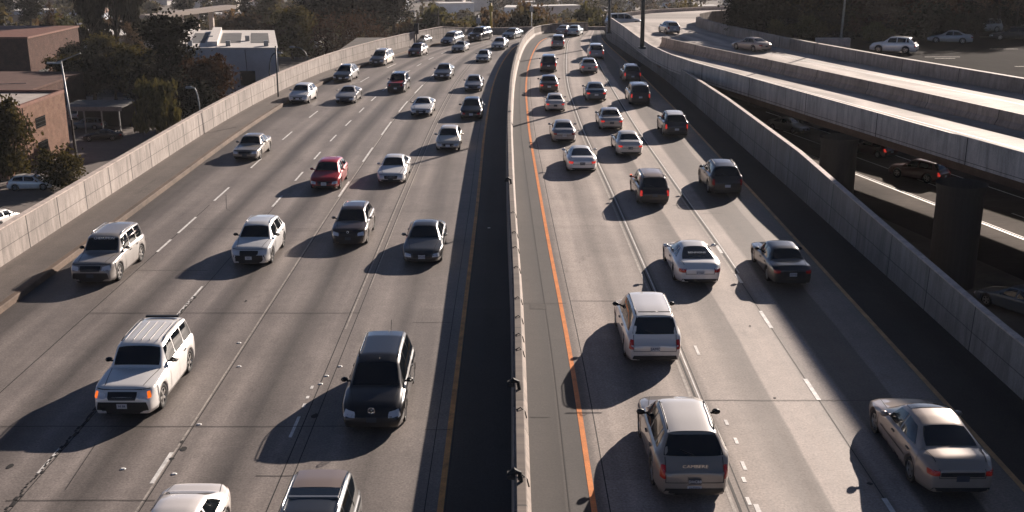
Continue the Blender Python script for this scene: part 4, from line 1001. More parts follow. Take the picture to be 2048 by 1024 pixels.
def badge(o, x, z, r_, mat='chrome', inner=True):
    mb = MB(); n = 20; pts = [(x, r_ * math.cos(2 * math.pi * k / n), z + r_ * math.sin(2 * math.pi * k / n)) for k in range(n + 1)]
    mb.tube(pts, .012, 5, cap=False)
    if inner:
        mb.tube([(x, -.6 * r_, z + .75 * r_), (x, -.12 * r_, z - .05 * r_), (x, 0, z + .15 * r_), (x, .12 * r_, z - .05 * r_), (x, .6 * r_, z + .75 * r_)][:5], .008, 4)
        mb.tube([(x, -.9 * r_, z + .3 * r_), (x, -.4 * r_, z - .85 * r_), (x, 0, z - .1 * r_), (x, .4 * r_, z - .85 * r_), (x, .9 * r_, z + .3 * r_)], .008, 4)
    mk_obj('badge', mb.mesh('badge'), M[mat], o)
o, k = find('black van with round'); badge(o, 2.50, .78, .10)
mb = MB(); n = 14
mb.add([(2.485 , .62 + .065 * math.cos(k * 2 * math.pi / n), .36 + .065 * math.sin(k * 2 * math.pi / n)) for k in range(n)], [tuple(range(n))]); mk_obj('fog_lamp', mb.mesh('fog_lamp'), M['headlight'], o)
mb = MB(); mb.tube([(.55, .05, 1.66), (-1.95, .10, 1.70)], .012, 5); mk_obj('roof_seam', mb.mesh('roof_seam'), M['black'], o)
mb = MB(); mb.tube([(-2.0, .15, 1.68), (-2.25, .15, 1.95)], .010, 5); mk_obj('antenna', mb.mesh('antenna'), M['black'], o)
o, k = find('dark brown hatchback'); badge(o, 2.35, .84, .05, 'inkw', False)
o, k = find('dark suv with open sunroof')
mb = MB(); mb.box(-.95, -.55, -.60, .60, 1.78, 1.812); mk_obj('sunroof', mb.mesh('sunroof'), M['glass'], o)
mb = MB(); mb.box(-.54, -.46, -.60, .60, 1.78, 1.825); mk_obj('sunroof_frame', mb.mesh('sunroof_frame'), M['rim'], o)
roof_patch(o, k, -1.98, -.98, .60, (.24, .185, .15))
o, k = find('champagne crossover'); plate_text(o, k, 'DHCBB', False, 'inkw')
mb = MB(); mb.box(-2.335, -2.32, -.17, .17, .40, .48); pl2 = mk_obj('plate_frame', mb.mesh('plate_frame'), M['plate'], o)
text_mesh('CALIFORNIA', .05, M['ink'], pl2, Matrix.Translation((-2.345, 0, .44)) @ Matrix(((0, 0, -1, 0), (-1, 0, 0, 0), (0, 1, 0, 0), (0, 0, 0, 1))))
text_mesh('CAMBERE', .12, M['chrome'], o, Matrix.Translation((-2.30, 0, .985)) @ Matrix(((0, 0, -1, 0), (-1.2, 0, 0, 0), (0, 1, 0, 0), (0, 0, 0, 1))))
roof_patch(o, k, -1.58, .36, .585, (.74, .70, .65))
o, k = find('white minivan with black rear'); plate_text(o, k, '2AMC', False)
roof_patch(o, k, -1.98, .5, .57, (.86, .83, .80), .02)
mb = MB(); mb.tube([(-1.98, -.55, 1.79), (-1.98, .55, 1.79)], .018, 5); mb.tube([(-2.04, -.1, 1.80), (-2.10, -.02, 1.84), (-2.04, .12, 1.80)], .014, 5)
mk_obj('roof_rack', mb.mesh('roof_rack'), M['plastic'], o)
o, k = find('lettered rear glass'); plate_text(o, k, 'E 1361', False)
text_mesh('BENMONS', .15, M['inkw'], o, Matrix.Translation((-1.32, 0, 1.155)) @ Matrix(((0, .95, -.30, 0), (-1, 0, 0, 0), (0, .30, .95, 0), (0, 0, 0, 1))))
o, k = find('black saloon with pale'); plate_text(o, k, 'LOXNEL', False)
for s, tx in (('white coupe near', 'UMPCQ'), ('white saloon with dark plate', 'P 6 SKP'), ('silver saloon with wide', 'OUM20')):
    o, k = find(s); plate_text(o, k, tx, False, 'inkw' if 'wide' not in s else 'ink')
o, k = find('small black van with tan')
roof_patch(o, k, -1.98, .6, .60, (.34, .25, .17))
mb = MB(); mb.box(1.62, 1.86, .84, .97, .92, 1.02); mk_obj('side_lamp', mb.mesh('side_lamp'), M['amber'], o)
o, k = find('black crossover with white roof')
roof_patch(o, k, -1.58, .36, .585, (.80, .78, .76))

o, k = find('tan saloon with rounded'); T_ = TYPES[k]; h_ = T_['L'] / 2; w_ = T_['W'] / 2
zz = itab(T_['belt'], -h_ + .12)
me = LIB[k]['pm']('boot_trim', [(((-h_, -w_ * .58, zz - .17), (-h_, w_ * .58, zz - .17), (-h_, w_ * .58, zz - .06), (-h_, -w_ * .58, zz - .06)), (1, 0, 0), .009, 12, 2)]); mk_obj('boot_trim', me, M['plastic'], o)
me = LIB[k]['pm']('sunroof', [(((.22, -.50, 0), (.22, .50, 0), (-.12, .50, 0), (-.12, -.50, 0)), (0, 0, -1), .010, 8, 3)]); mk_obj('sunroof', me, M['glass'], o)
me = LIB[k]['pm']('door_trim', [(((.85, w_, .50), (-.98, w_, .52), (-.98, w_, .56), (.85, w_, .54)), (0, -1, 0), .012, 10, 1)]); mk_obj('door_trim', me, M['plastic'], o)
for s_, xa_ in (('saloon with boxy', 0),): pass

o, k = find('dark suv with red bonnet')
me = LIB[k]['pm']('bonnet', [(((1.1, -.68, 0), (1.1, .68, 0), (2.2, .62, 0), (2.2, -.62, 0)), (0, 0, -1), .008, 8, 6)]); mk_obj('bonnet', me, getpaint((.40, .02, .02)), o)
o, k = find('silver and tan minivan')
for sg in (1, -1):
    me = LIB[k]['pm']('side_panel', [(((1.0, sg, .45), (-1.0, sg, .45), (-1.0, sg, .80), (1.0, sg, .80)), (0, -sg, 0), .013, 6, 3)]); mk_obj('side_panel', me, getpaint((.40, .20, .10)), o)
# ------------------------------------------------------------------ trees and shrubs
F_DARK = foliage('dark_foliage', (.008, .009, .006), (.028, .027, .016), .05); F_MID = foliage('green_foliage', (.018, .020, .010), (.075, .066, .030), .3)
F_RED = foliage('rusty_foliage', (.022, .013, .009), (.075, .042, .027), .2); F_PALE = foliage('pale_foliage', (.022, .025, .011), (.095, .088, .040), .2)
F_FAR = foliage('far_foliage', (.04, .042, .03), (.12, .105, .07), .25); F_BARE = foliage('bare_twigs', (.05, .038, .03), (.15, .11, .085), .2)
F_FARR = foliage('far_rusty_foliage', (.045, .034, .025), (.12, .085, .06), .25); F_FARG = foliage('far_green_foliage', (.03, .036, .024), (.09, .09, .05), .3)
M['bark'] = noisy('bark', (.045, .033, .026), .9, 3)
def leaf(mb, p, s, elong=1.0, down=False):
    if down:
        d = Vector((random.gauss(0, .18), random.gauss(0, .18), -1)).normalized()
    else:
        d = Vector((random.gauss(0, 1), random.gauss(0, 1), random.gauss(0, .6))).normalized()
    a = d.cross(Vector((random.gauss(0, 1), random.gauss(0, 1), random.gauss(0, 1))))
    if a.length < 1e-3: return
    a.normalize(); l = d * s * elong * .5; q = a * s * .5
    mb.add([p - l - q * .5, p - l * .2 + q, p + l, p - l * .1 - q], [(0, 1, 2, 3)])
def crown_mesh(name, n, blobs, s, elong=1.0, down=False, shell=.55):
    mb = MB(); tot = sum(b[3] * b[4] * b[5] for b in blobs) ** 1
    for bx, by_, bz, rx, ry, rz in blobs:
        k = int(n * rx * ry * rz / tot)
        # sub clumps
        cl = []
        for _ in range(max(8, k // 45)):
            v = Vector((random.gauss(0, 1), random.gauss(0, 1), random.gauss(0, 1))).normalized() * (shell + (1 - shell) * random.random()) * random.uniform(.85, 1.12)
            cl.append(Vector((bx + v.x * rx, by_ + v.y * ry, bz + v.z * rz)))
        cr = .26 * (rx + ry + rz) / 3
        for _ in range(k):
            c = random.choice(cl); p = c + Vector((random.gauss(0, cr), random.gauss(0, cr), random.gauss(0, cr * .7)))
            leaf(mb, p, s * random.uniform(.6, 1.4), elong, down)
    return mb.mesh(name)
def blobs_round(w, h, z0, k=7, sq=.8):
    out = [(0, 0, z0 + h * .5, w * .36, w * .36, h * .4)]
    for i in range(k):
        a = random.uniform(0, 6.28); rr_ = random.uniform(.15, .36) * w; z = z0 + h * random.uniform(.18, .85)
        f = 1 - abs((z - z0) / h - .45) * .9
        out.append((rr_ * math.cos(a) * f, rr_ * math.sin(a) * f, z, w * .2, w * .2, h * .16))
    return out
def trunk_mesh(name, h, r_, limbs=6, crown_r=2.0, lean=.3):
    mb = MB(); top = Vector((random.uniform(-lean, lean), random.uniform(-lean, lean), h))
    mb.tube([(0, 0, -.3), (top.x * .3, top.y * .3, h * .4), tuple(top)], [r_ * 1.2, r_ * .8, r_ * .3], 8)
    for i in range(limbs):
        a = random.uniform(0, 6.28); f = random.uniform(.35, .85); b = Vector((top.x * f, top.y * f, h * f)); e = b + Vector((math.cos(a) * crown_r, math.sin(a) * crown_r, crown_r * random.uniform(.5, 1.1)))
        m_ = (b + e) / 2 + Vector((0, 0, .2)); mb.tube([b, m_, e], [r_ * .4, r_ * .25, r_ * .08], 5)
    return mb.mesh(name, True)
CR = {}
CR['oak'] = [(crown_mesh('crown_oak', 7500, blobs_round(8, 8.6, .8), .36), trunk_mesh('trunk_oak', 6, .28, 7, 2.6)) for _ in range(3)]
CR['tall'] = [(crown_mesh('crown_tall', 6000, [(0, 0, 8, 2.1, 2.1, 5.0)] + [(random.uniform(-1.6, 1.6), random.uniform(-1.6, 1.6), random.uniform(4, 12), 1.5, 1.5, 1.5) for _ in range(9)], .34), trunk_mesh('trunk_tall', 10, .3, 8, 2)) for _ in range(2)]
CR['bush'] = [(crown_mesh('crown_bush', 3800, blobs_round(5.4, 4.2, .0, 8), .24), trunk_mesh('trunk_bush', 2.2, .14, 6, 1.4)) for _ in range(2)]
wb_ = [(0, 0, 6.6, 2.2, 2.2, 1.4)] + [(math.cos(a) * 1.7, math.sin(a) * 1.7, random.uniform(3.2, 5), 1.0, 1.0, 1.9) for a in [i * .75 for i in range(9)]]
CR['weep'] = [(crown_mesh('crown_weep', 6500, wb_, .24, 2.8, True, .5), trunk_mesh('trunk_weep', 6, .2, 6, 1.6))]
gb = [(random.uniform(-5, 5), random.uniform(-2.5, 2.5), random.uniform(10, 20), 2.2, 2.0, random.uniform(3.0, 5.5)) for _ in range(15)] + [(random.uniform(-6, 6), random.uniform(-3, 3), random.uniform(5, 8), 1.0, 1.0, 3.0) for _ in range(10)]
CR['giant'] = [(crown_mesh('crown_giant', 15000, gb, .40, 3.2, True, .3), trunk_mesh('trunk_giant', 15, .55, 9, 5))]
CR['dome'] = [(crown_mesh('crown_dome', 9000, [(0, 0, 2.2, 8.5, 5, 5.6), (3, 0, 2.2, 5, 4, 4.8), (-4, 0, 2, 4.5, 4, 4.6)], .36, 1, False, .82), trunk_mesh('trunk_dome', 4, .3, 8, 4))]
CR['far'] = [(crown_mesh('crown_far', 1500, blobs_round(9, 7, .8), .72), trunk_mesh('trunk_far', 4, .3, 3, 2)) for _ in range(4)]
CR['pine'] = [(crown_mesh('crown_pine', 1500, [(0, 0, 2 + i * 1.5, 2.6 - i * .3, 2.6 - i * .3, 1.0) for i in range(8)], .5), trunk_mesh('trunk_pine', 12, .25, 3, 1))]
CR['bare'] = [(crown_mesh('crown_bare', 2600, blobs_round(7, 9, 2), .16, 5.0, False, .3), trunk_mesh('trunk_bare', 9, .22, 16, 3.2)) for _ in range(2)]
def tree(kind, x, y, z, mat, h=1.0, w_=1.0, label=None, cat='tree', name='tree', group=None, rz=None):
    cm, tm = random.choice(CR[kind]); o = empty(name, (x, y, z), random.uniform(0, 6.28) if rz is None else rz, label=label, cat=cat, group=group); o.scale = (w_, w_, h)
    mk_obj('crown', cm, mat, o); mk_obj('trunk', tm, M['bark'], o); return o
def gt(px, py, z=ZG): return G(px, py, z)
def T3(kind, px, py, mat, h, w_, label, z=ZG, cat='tree', name='tree', group=None, rz=None):
    p = gt(px, py, z); return tree(kind, p.x, p.y, z, mat, h, w_, label, cat, name, group, rz)
T3('giant', 238, 122, F_DARK, 1.0, .95, 'huge hanging dark tree with bare lower stems at the upper left', name='hanging_tree', rz=.1)
T3('giant', 190, 128, F_DARK, .85, .6, 'narrower hanging dark tree left of the huge one', name='hanging_tree', rz=1.2)
T3('tall', 350, 236, F_DARK, 1.12, 1.3, 'tall near black tree right of the hanging trees', name='tall_tree')
T3('tall', 318, 222, F_DARK, .62, 1.1, 'shorter dark tree tucked at the left foot of the tall black one', name='tall_tree')
T3('oak', 425, 246, F_RED, 1.0, .95, 'reddish brown leafy tree beside the grey warehouse wall', name='leafy_tree')
T3('oak', 398, 262, F_DARK, .75, .8, 'dark tree behind the curved lamp post', name='leafy_tree')
T3('weep', 318, 290, F_PALE, .95, .98, 'rounded drooping yellow green tree beside the freeway wall', name='drooping_tree')
T3('bush', 125, 378, F_MID, 1.02, 1.05, 'large glossy round bush against the brick building', name='round_bush', cat='bush')
T3('oak', 26, 372, F_MID, 1.0, .72, 'leafy tree with dark trunk in front of the brick facade at the left edge', name='leafy_tree')
for i, (px, py, h, w_) in enumerate([(145, 205, .8, .9), (190, 205, .9, 1.0), (232, 200, .85, .9), (275, 205, .95, .9), (300, 235, .8, .7), (160, 170, .8, .9), (215, 165, .9, 1), (262, 170, .75, .9), (130, 150, .7, .8), (380, 200, .8, .8), (110, 130, .8, .8)]):
    T3('oak', px, py, F_DARK if i % 3 else F_MID, h, w_, None, name='dark_tree', group='dark trees packed behind the lower lot')['label'] = 'dark tree in the dense row behind the carport and lower lot'
T3('dome', 690, 112, F_RED, 1.02, .98, 'wide dome shaped rusty brown tree behind the left wall', name='domed_tree', rz=0)
T3('oak', 585, 118, F_MID, 1.15, 1.25, 'olive brown tree left of the rusty dome, at the end of the warehouse', name='leafy_tree')
T3('oak', 548, 120, F_RED, .8, .8, 'small brown tree at the warehouse corner below the olive tree', name='leafy_tree')
T3('tall', 790, 88, F_DARK, 1.25, 1.9, 'tall dark evergreen right of the rusty dome', name='tall_tree')
T3('oak', 735, 82, F_DARK, 1.7, 1.7, 'big dark tree rising behind the rusty dome', name='leafy_tree')
T3('oak', 665, 76, F_DARK, 1.8, 1.9, 'broad dark tree behind and left of the rusty dome', name='leafy_tree')
T3('oak', 620, 76, F_DARK, 1.2, 1.2, 'smaller dark tree at the left end of the dark clump behind the dome', name='leafy_tree')
T3('oak', 538, 60, F_FAR, 1.0, 1.0, 'hazy olive tree above the far end of the warehouse', name='leafy_tree')
T3('pine', 492, 42, F_DARK, 1.0, 1.1, 'small dark conical tree above the warehouse roof', name='conical_tree')
T3('pine', 372, 30, F_DARK, .8, 1.3, 'dark conical tree at the top edge between hanging tree and warehouse', name='conical_tree')
T3('tall', 12, 40, F_DARK, .7, 1.1, 'dark tree at the top left corner', name='tall_tree')
T3('oak', 62, 52, F_DARK, 1.1, 1.0, 'dark tree over the far roofs near the top left corner', name='leafy_tree')
T3('bare', 108, 118, F_BARE, 1.1, .45, 'bare pale tree with thin stems near the brown building', name='bare_tree')
T3('bare', 272, 132, F_BARE, .8, .7, 'bare branched tree in front of the pale rubble mound', name='bare_tree')
# dark trees behind the parking ground (right, above)
rt = [(1500, 62, .6, .8, 0), (1530, 66, .75, .9, 0), (1565, 70, .85, 1.0, 0), (1600, 72, .85, 1.0, 0), (1632, 74, .8, .9, 1), (1662, 76, .8, .9, 0), (1700, 76, .75, .9, 1), (1735, 78, .7, .9, 2), (1770, 78, .8, .9, 2), (1810, 74, .85, 1.0, 2), (1850, 70, .95, 1.0, 2), (1892, 60, 1.0, 1.0, 2), (1930, 50, 1.0, 1.0, 2), (1990, 48, 1.1, 1.0, 2), (2035, 52, 1.1, 1.0, 1), (2075, 60, 1.1, 1.0, 2), (1550, 48, 1.2, 1.2, 0), (1620, 48, 1.2, 1.2, 0), (1700, 46, 1.1, 1.2, 0), (1780, 44, 1.1, 1.2, 1), (1860, 40, 1.2, 1.2, 0), (1500, 44, .8, 1.0, 0), (1960, 36, 1.2, 1.2, 0), (2040, 34, 1.3, 1.2, 0)]
for px, py, h, w_, k in rt:
    p = G(px, py, ZD); mat = (F_DARK, F_MID, F_RED)[k]
    tree('oak', p.x, p.y, ter(p.x, p.y) - .1, mat, h, w_, ('dark tree in the solid mass beyond the parking ground', 'green tree in the solid mass beyond the parking ground', 'reddish leafed tree in the mass beyond the parking ground')[k], 'tree', 'backdrop_tree', ('dark trees beyond the parking ground', 'green trees beyond the parking ground', 'reddish trees beyond the parking ground')[k])
for px, py, h in [(1945, 66, 1.0), (1995, 60, 1.1), (1925, 58, .9), (1760, 82, .8), (1835, 76, .9), (2030, 66, 1.0)]:
    p = G(px, py, ZD); tree('bare', p.x, p.y, ZD - .1, F_BARE, h, .8, 'bare winter tree with pale twigs at the edge of the parking ground', 'tree', 'bare_tree', 'bare trees at the edge of the parking ground')
for k in range(44):
    px = 1490 + k * 13.5 + random.uniform(-6, 6); p = G(px, 70 + min(10, max(0, (px - 1490) * .03)) - (max(0, px - 1850) * .16) + random.uniform(-4, 0), ZD); s = random.uniform(.75, 1.15)
    tree('bush', p.x, p.y, ZD - .15, F_DARK, s, s * 1.05, 'dark undergrowth bush filling the foot of the trees beyond the parking ground', 'bush', 'undergrowth_bush', 'undergrowth bushes beyond the parking ground')
for px, py, s in [(1552, 74, .55), (1575, 78, .45), (1615, 78, .7), (1640, 80, .5), (1745, 84, .6), (1760, 86, .5), (1775, 84, .4)]:
    p = G(px, py, ZD); tree('bush', p.x, p.y, ZD - .1, F_PALE if s > .5 else F_MID, s, s, 'low scrubby bush along the foot of the dark trees beyond the parapet', 'bush', 'low_bush', 'low bushes beyond the far parapet')
# ------------------------------------------------------------------ near buildings (left)
def brick(name, a, b):
    m = newmat(name, a, .9, spec=.2); t = NT(m); co = t.n('ShaderNodeTexCoord').outputs['Object']
    sx = t.n('ShaderNodeSeparateXYZ'); t.l(co, sx.inputs[0]); cx = t.n('ShaderNodeCombineXYZ'); t.l(t.math('ADD', sx.outputs[0], sx.outputs[1]), cx.inputs[0]); t.l(sx.outputs[2], cx.inputs[1])
    br = t.n('ShaderNodeTexBrick'); t.l(cx.outputs[0], br.inputs['Vector']); br.inputs['Scale'].default_value = 2.2; br.inputs['Color1'].default_value = (*a, 1); br.inputs['Color2'].default_value = (*b, 1); br.inputs['Mortar'].default_value = (.16, .13, .11, 1)
    br.inputs['Mortar Size'].default_value = .015
    c = t.mul(br.outputs['Color'], t.ramp(t.noise(co, 1.2, 4), [(.3, .75), (.7, 1.2)])); t.l(c, t.p.inputs['Base Color']); return m
M['brick'] = brick('brick', (.20, .115, .078), (.155, .08, .056)); M['brick2'] = brick('brown_brick', (.085, .042, .032), (.065, .03, .024))
M['roofw'] = noisy('pale_roofing', (.45, .40, .36), .8, .8, .7, 1.1); M['roofg'] = noisy('grey_roofing', (.10, .10, .10), .8, .8); M['stucco'] = noisy('grey_stucco', (.50, .51, .53), .8, .5, .85, 1.1)
M['terra'] = noisy('tile_coping', (.17, .075, .05), .7, 2); M['white'] = noisy('white_render', (.62, .58, .54), .7, .6, .85, 1.1)
# brick building: facade towards the freeway at x = -52.3
b = empty('brick_building', (-58, 120, ZG), label='orange brick building with two barred windows behind the left wall', cat='building')
def P(mb, name, mat, par, smooth=False):
    mb.v = [tuple(Vector(v) - Vector(par.location)) if par.parent is None else tuple(Vector(v) - Vector(par.parent.location)) for v in mb.v]
    return mb.build(name, mat, par, smooth)
x1, y0, y1, zt = -52.3, 112.0, 128.5, -4.1
mb = MB(); mb.box(-66, x1, y0, y1, ZG - .2, zt); wl_ = P(mb, 'wall', M['brick'], b)
mb = MB(); mb.box(-65.7, x1 - .3, y0 + .3, y1 - .3, zt, zt + .03); P(mb, 'roof', M['roofw'], b)
mb = MB(); mb.box(-66.05, -65.7, y0 - .05, y1 + .05, zt, zt + .35); mb.box(x1 - .3, x1 + .05, y0 - .05, y1 + .05, zt, zt + .35); mb.box(-65.7, x1 - .3, y0 - .05, y0 + .3, zt, zt + .35); mb.box(-65.7, x1 - .3, y1 - .3, y1 + .05, zt, zt + .35); P(mb, 'coping', M['terra'], b)
for yc, zc in [(121.2, -6.3), (121.2, -9.0), (115, -6.3), (115, -9.0)]:
    mb = MB(); mb.box(x1 - .02, x1 + .012, yc - 1.25, yc + 1.25, zc - .55, zc + .55); wn_ = P(mb, 'window', M['glass'], b)
    mb = MB()
    for k in range(11): mb.box(x1 + .02, x1 + .06, yc - 1.25 + k * .25 - .02, yc - 1.25 + k * .25 + .02, zc - .6, zc + .6)
    for k in range(3): mb.box(x1 + .02, x1 + .05, yc - 1.3, yc + 1.3, zc - .4 + k * .4, zc - .37 + k * .4)
    o = mb; o.v = [tuple(Vector(v) - Vector(b.location)) for v in o.v]; o.build('bars', M['plastic'], wn_)
mb = MB(); mb.tube([(x1 + .12, 116.8, ZG), (x1 + .12, 116.8, zt)], .06, 6); P(mb, 'drainpipe', M['black'], b)
b2 = empty('brown_building', (-95, 195, ZG), label='tall dark brown windowless building at the left edge above the brick one', cat='building')
mb = MB(); mb.box(-112, -79.5, 183, 205, ZG, -3.0); P(mb, 'wall', M['brick2'], b2)
mb = MB(); mb.box(-112.2, -79.3, 182.8, 205.2, -3.0, -2.7); P(mb, 'parapet', M['terra'], b2)
mb = MB(); mb.box(-79.5, -79.44, 186, 190, ZG, -8.5); P(mb, 'door', M['black'], b2)
mb = MB(); mb.box(-86, -85.2, 182.6, 183, ZG, -3.0); mb.box(-93, -92.2, 182.6, 183, ZG, -3.0); P(mb, 'pilaster', M['brick2'], b2)
b3 = empty('low_annex', (-68, 150, ZG), label='low reddish flat roofed annex joined behind the brick building', cat='building')
mb = MB(); mb.box(-82, -63.5, 141, 164, ZG, -6.3); P(mb, 'wall', M['brick2'], b3)
mb = MB(); mb.box(-82.1, -63.3, 140.9, 164.1, -6.3, -6.0); P(mb, 'roof', noisy('brown_roofing', (.10, .052, .04), .9, .6), b3)
mb = MB(); mb.tube([(-80, 146, -5.9), (-66, 150, -5.85)], .05, 5); mb.box(-74, -73, 152, 153, -6, -5.4); P(mb, 'roof_pipe', M['pole'], b3)
# carport
cp = empty('carport', (-59, 158, ZG), label='long flat grey carport roof on posts at the back of the lower lot', cat='carport')
p0, p1 = G(128, 212, -7.6), G(228, 214, -7.6)
mb = MB(); mb.box(p0.x, p1.x + 1, p0.y - 1, p0.y + 5, -7.75, -7.55); P(mb, 'roof', noisy('carport_roof', (.13, .125, .12), .8, 1), cp)
mb = MB(); mb.box(p0.x, p1.x + 1, p0.y + 4.2, p0.y + 4.4, ZG, -7.75); P(mb, 'back_wall', noisy('carport_wall', (.05, .045, .042), .9, 1), cp)
for k in range(4):
    mb = MB(); xx = p0.x + .4 + k * (p1.x - p0.x) / 3; mb.box(xx, xx + .15, p0.y - .7, p0.y - .55, ZG, -7.75); P(mb, 'post', M['pole'], cp)
mb = MB(); mb.box(p0.x, p1.x + 1, p0.y - 1.04, p0.y - 1.0, -8.1, -7.55); P(mb, 'fascia', noisy('carport_fascia', (.22, .20, .19), .8, 1), cp)
# warehouse
def PW(mb, *a_):
    mb.v = [(x - (y - 168) * .225, y, z) for x, y, z in mb.v]; return P(mb, *a_)
wh = empty('warehouse', (-35, 180, ZG), label='grey walled warehouse with white roof behind the left wall', cat='building')
mb = MB(); mb.box(-50, -35.4, 168, 198, ZG, -3.2); PW(mb, 'wall', M['stucco'], wh)
mb = MB(); mb.box(-50.1, -35.3, 167.9, 198.1, -3.2, -2.9); PW(mb, 'roof', M['white'], wh)
for a_, b_ in ((-49, -46.6), (-44.2, -41), (-39.4, -36.5)):
    mb = MB(); mb.box(a_, b_, 175, 192, -2.9, -2.86); PW(mb, 'roof_panel', M['roofg'], wh)
mb = MB(); mb.box(-46, -44.5, 170, 196, -2.9, -2.2); PW(mb, 'skylight', M['white'], wh)
mb = MB(); mb.box(-41.3, -39.0, 167.86, 167.98, ZG + 2.4, ZG + 4.6); PW(mb, 'door', M['black'], wh)
mb = MB(); mb.tube([(-40.2, 167.9, ZG + 4.6), (-40.3, 167.85, -3.2)], .05, 5); PW(mb, 'conduit', M['black'], wh)
for k in range(5):
    mb = MB(); mb.box(-49 + k * 2.9, -48.3 + k * 2.9, 170 + (k % 2) * 8, 171 + (k % 2) * 8, -2.86, -2.1); PW(mb, 'roof_vent', M['pole'], wh)
# rubble mound / pale yard
mb = MB(); p = G(265, 112, ZG)
for i in range(22):
    for j in range(10):
        x0_, y0_ = p.x - 12 + i * 1.1, p.y - 8 + j * 1.8
        hfun = lambda x, y: ZG + max(0, 3.2 * math.exp(-((x - p.x) / 8) ** 2 - ((y - p.y) / 6) ** 2)) * (1 + .25 * math.sin(x * 2.1) * math.cos(y * 1.7)) - .1
        mb.quad(*[(x, y, hfun(x, y)) for x, y in ((x0_, y0_), (x0_ + 1.1, y0_), (x0_ + 1.1, y0_ + 1.8), (x0_, y0_ + 1.8))])
tag(mb.build('dirt_bank', noisy('pale_dirt', (.30, .25, .21), .95, 1.2, .6, 1.3)), kind='structure')
# ------------------------------------------------------------------ lamps and poles
def pole_obj(name, pts, rad, mat, label, cat, extra=None, group=None):
    base = Vector(pts[0]); o = empty(name, base, label=label, cat=cat, group=group)
    mb = MB(); mb.tube([Vector(p) - base for p in pts], rad, 8); mb.build('pole', mat, o, True)
    if extra: 
        for nm, m2, mat2 in extra(base): m2.build(nm, mat2, o)
    return o
def hat(px, py, d):   # height of the view ray through the pixel at distance d
    v = py - 512; dy = F_PX * math.cos(TH) - v * math.sin(TH); dz = -(F_PX * math.sin(TH) + v * math.cos(TH)); return HC + dz * d / dy, (px - 1024) * d / dy
# tall lamp at the brick building
D1 = 118.0; zt_, xt_ = hat(122, 122, D1); zb2, xb2 = hat(140, 350, D1)
def ex1(base):
    m1 = MB(); za, xa = hat(161, 106, D1); zb3, xb3 = hat(106, 127, D1)
    m1.tube([Vector((xb3, D1, zb3)) - base, Vector((xt_, D1, zt_)) - base, Vector((xa, D1, za)) - base], [.05, .08, .05], 6)
    m2 = MB(); m2.box(xb3 - base.x - .6, xb3 - base.x + .9, -.2, .2, zb3 - base.z - .02, zb3 - base.z + .14)
    return [('arm', m1, M['pole']), ('lamp_head', m2, M['pole'])]
pole_obj('street_lamp', [(xt_ + .6, D1, ZG), (xt_, D1, zt_)], [.16, .09], M['pole'], 'tall grey double armed lamp post rising before the brick building', 'street lamp', ex1)
zq, xq = hat(143, 240, D1 - 2)
pole_obj('utility_post', [(xq, D1 - 2, ZG), (xq, D1 - 2, zq)], .13, M['bark'], 'short brown wooden post beside the tall lamp', 'post')
def curved(d, px0, py0, px1, py1, label, flip=1, mat=None):
    z0_, x0_ = hat(px0, py0, d); z1_, x1_ = hat(px1, py1, d); base = Vector((x0_, d, z0_ - 5))
    pts = [base, Vector((x0_, d, z0_))]
    for k in range(1, 7):
        a = math.pi / 2 * k / 6; pts.append(Vector((x0_ + (x1_ - x0_) * (1 - math.cos(a)), d, z0_ + (z1_ - z0_) * math.sin(a))))
    def ex(bs):
        m2 = MB(); c = pts[-1] - bs; s = -1 if x1_ < x0_ else 1
        m2.tube([c + Vector((0, 0, -.03)), c + Vector((s * .2, 0, .02)), c + Vector((s * .55, 0, 0)), c + Vector((s * .65, 0, -.02))], [.04, .11, .10, .03], 8)
        return [('lamp_head', m2, M['pole'])]
    return pole_obj('street_lamp', pts, .055, mat or M['pole'], label, 'street lamp', ex)
curved(85, 400, 222, 387, 175, 'slim curved lamp with oval head rising behind the left wall')
curved(128, 615, 118, 590, 94, 'small dark curved lamp in front of the olive tree', 1, M['poledark'])
curved(104, 539, 146, 551, 106, 'dark curved lamp at the end wall of the warehouse', 1, M['poledark'])
d = 88.0; z0_, x0_ = hat(556, 186, d); z1_, x1_ = hat(551, 92, d); pole_obj('wall_pole', [(x0_, d, z0_ - .3), (x1_, d, z1_)], .06, M['poledark'], 'thin dark pole standing at the left wall in front of the warehouse', 'pole')
for px, pyb, d, lb, rr_ in [(1284, 96, 100, 'thick dark lamp post on the right wall, nearer of the two', .20), (1218, 66, 142, 'thick dark lamp post at the far end of the right wall', .19)]:
    z0_, x0_ = hat(px, pyb, d); zt2 = z0_ + (10 if d < 120 else 8)
    def exl(bs, zz=zt2, rr=rr_):
        m1 = MB(); m1.box(-rr * 1.6, rr * 1.6, -rr * 1.6, rr * 1.6, -.05, .12); m2 = MB(); c = Vector((0, 0, zz - bs.z)); m2.tube([c, c + Vector((1.0, 0, .5)), c + Vector((2.4, 0, .6))], .07, 6)
        return [('base_plate', m1, M['poledark']), ('arm', m2, M['poledark'])]
    pole_obj('lamp_post', [(x0_, d, z0_ - (.0)), (x0_ - .05, d, zt2)], [rr_, rr_ * .7], M['poledark'], lb, 'lamp post', exl)
p = G(1680, 95, ZD)
pole_obj('lamp_post', [(p.x, p.y, ZD), (p.x + .3, p.y, ZD + 14)], [.13, .09], M['pole'], 'pale slim lamp post at the corner of the parking ground', 'lamp post')
mb = MB(); mb.box(p.x - 2.6, p.x + 1, p.y - .3, p.y + .5, ZD, ZD + 1.0); tag(mb.build('concrete_block', m_coping), 'pale concrete block wall around the slim lamp post foot', 'block')
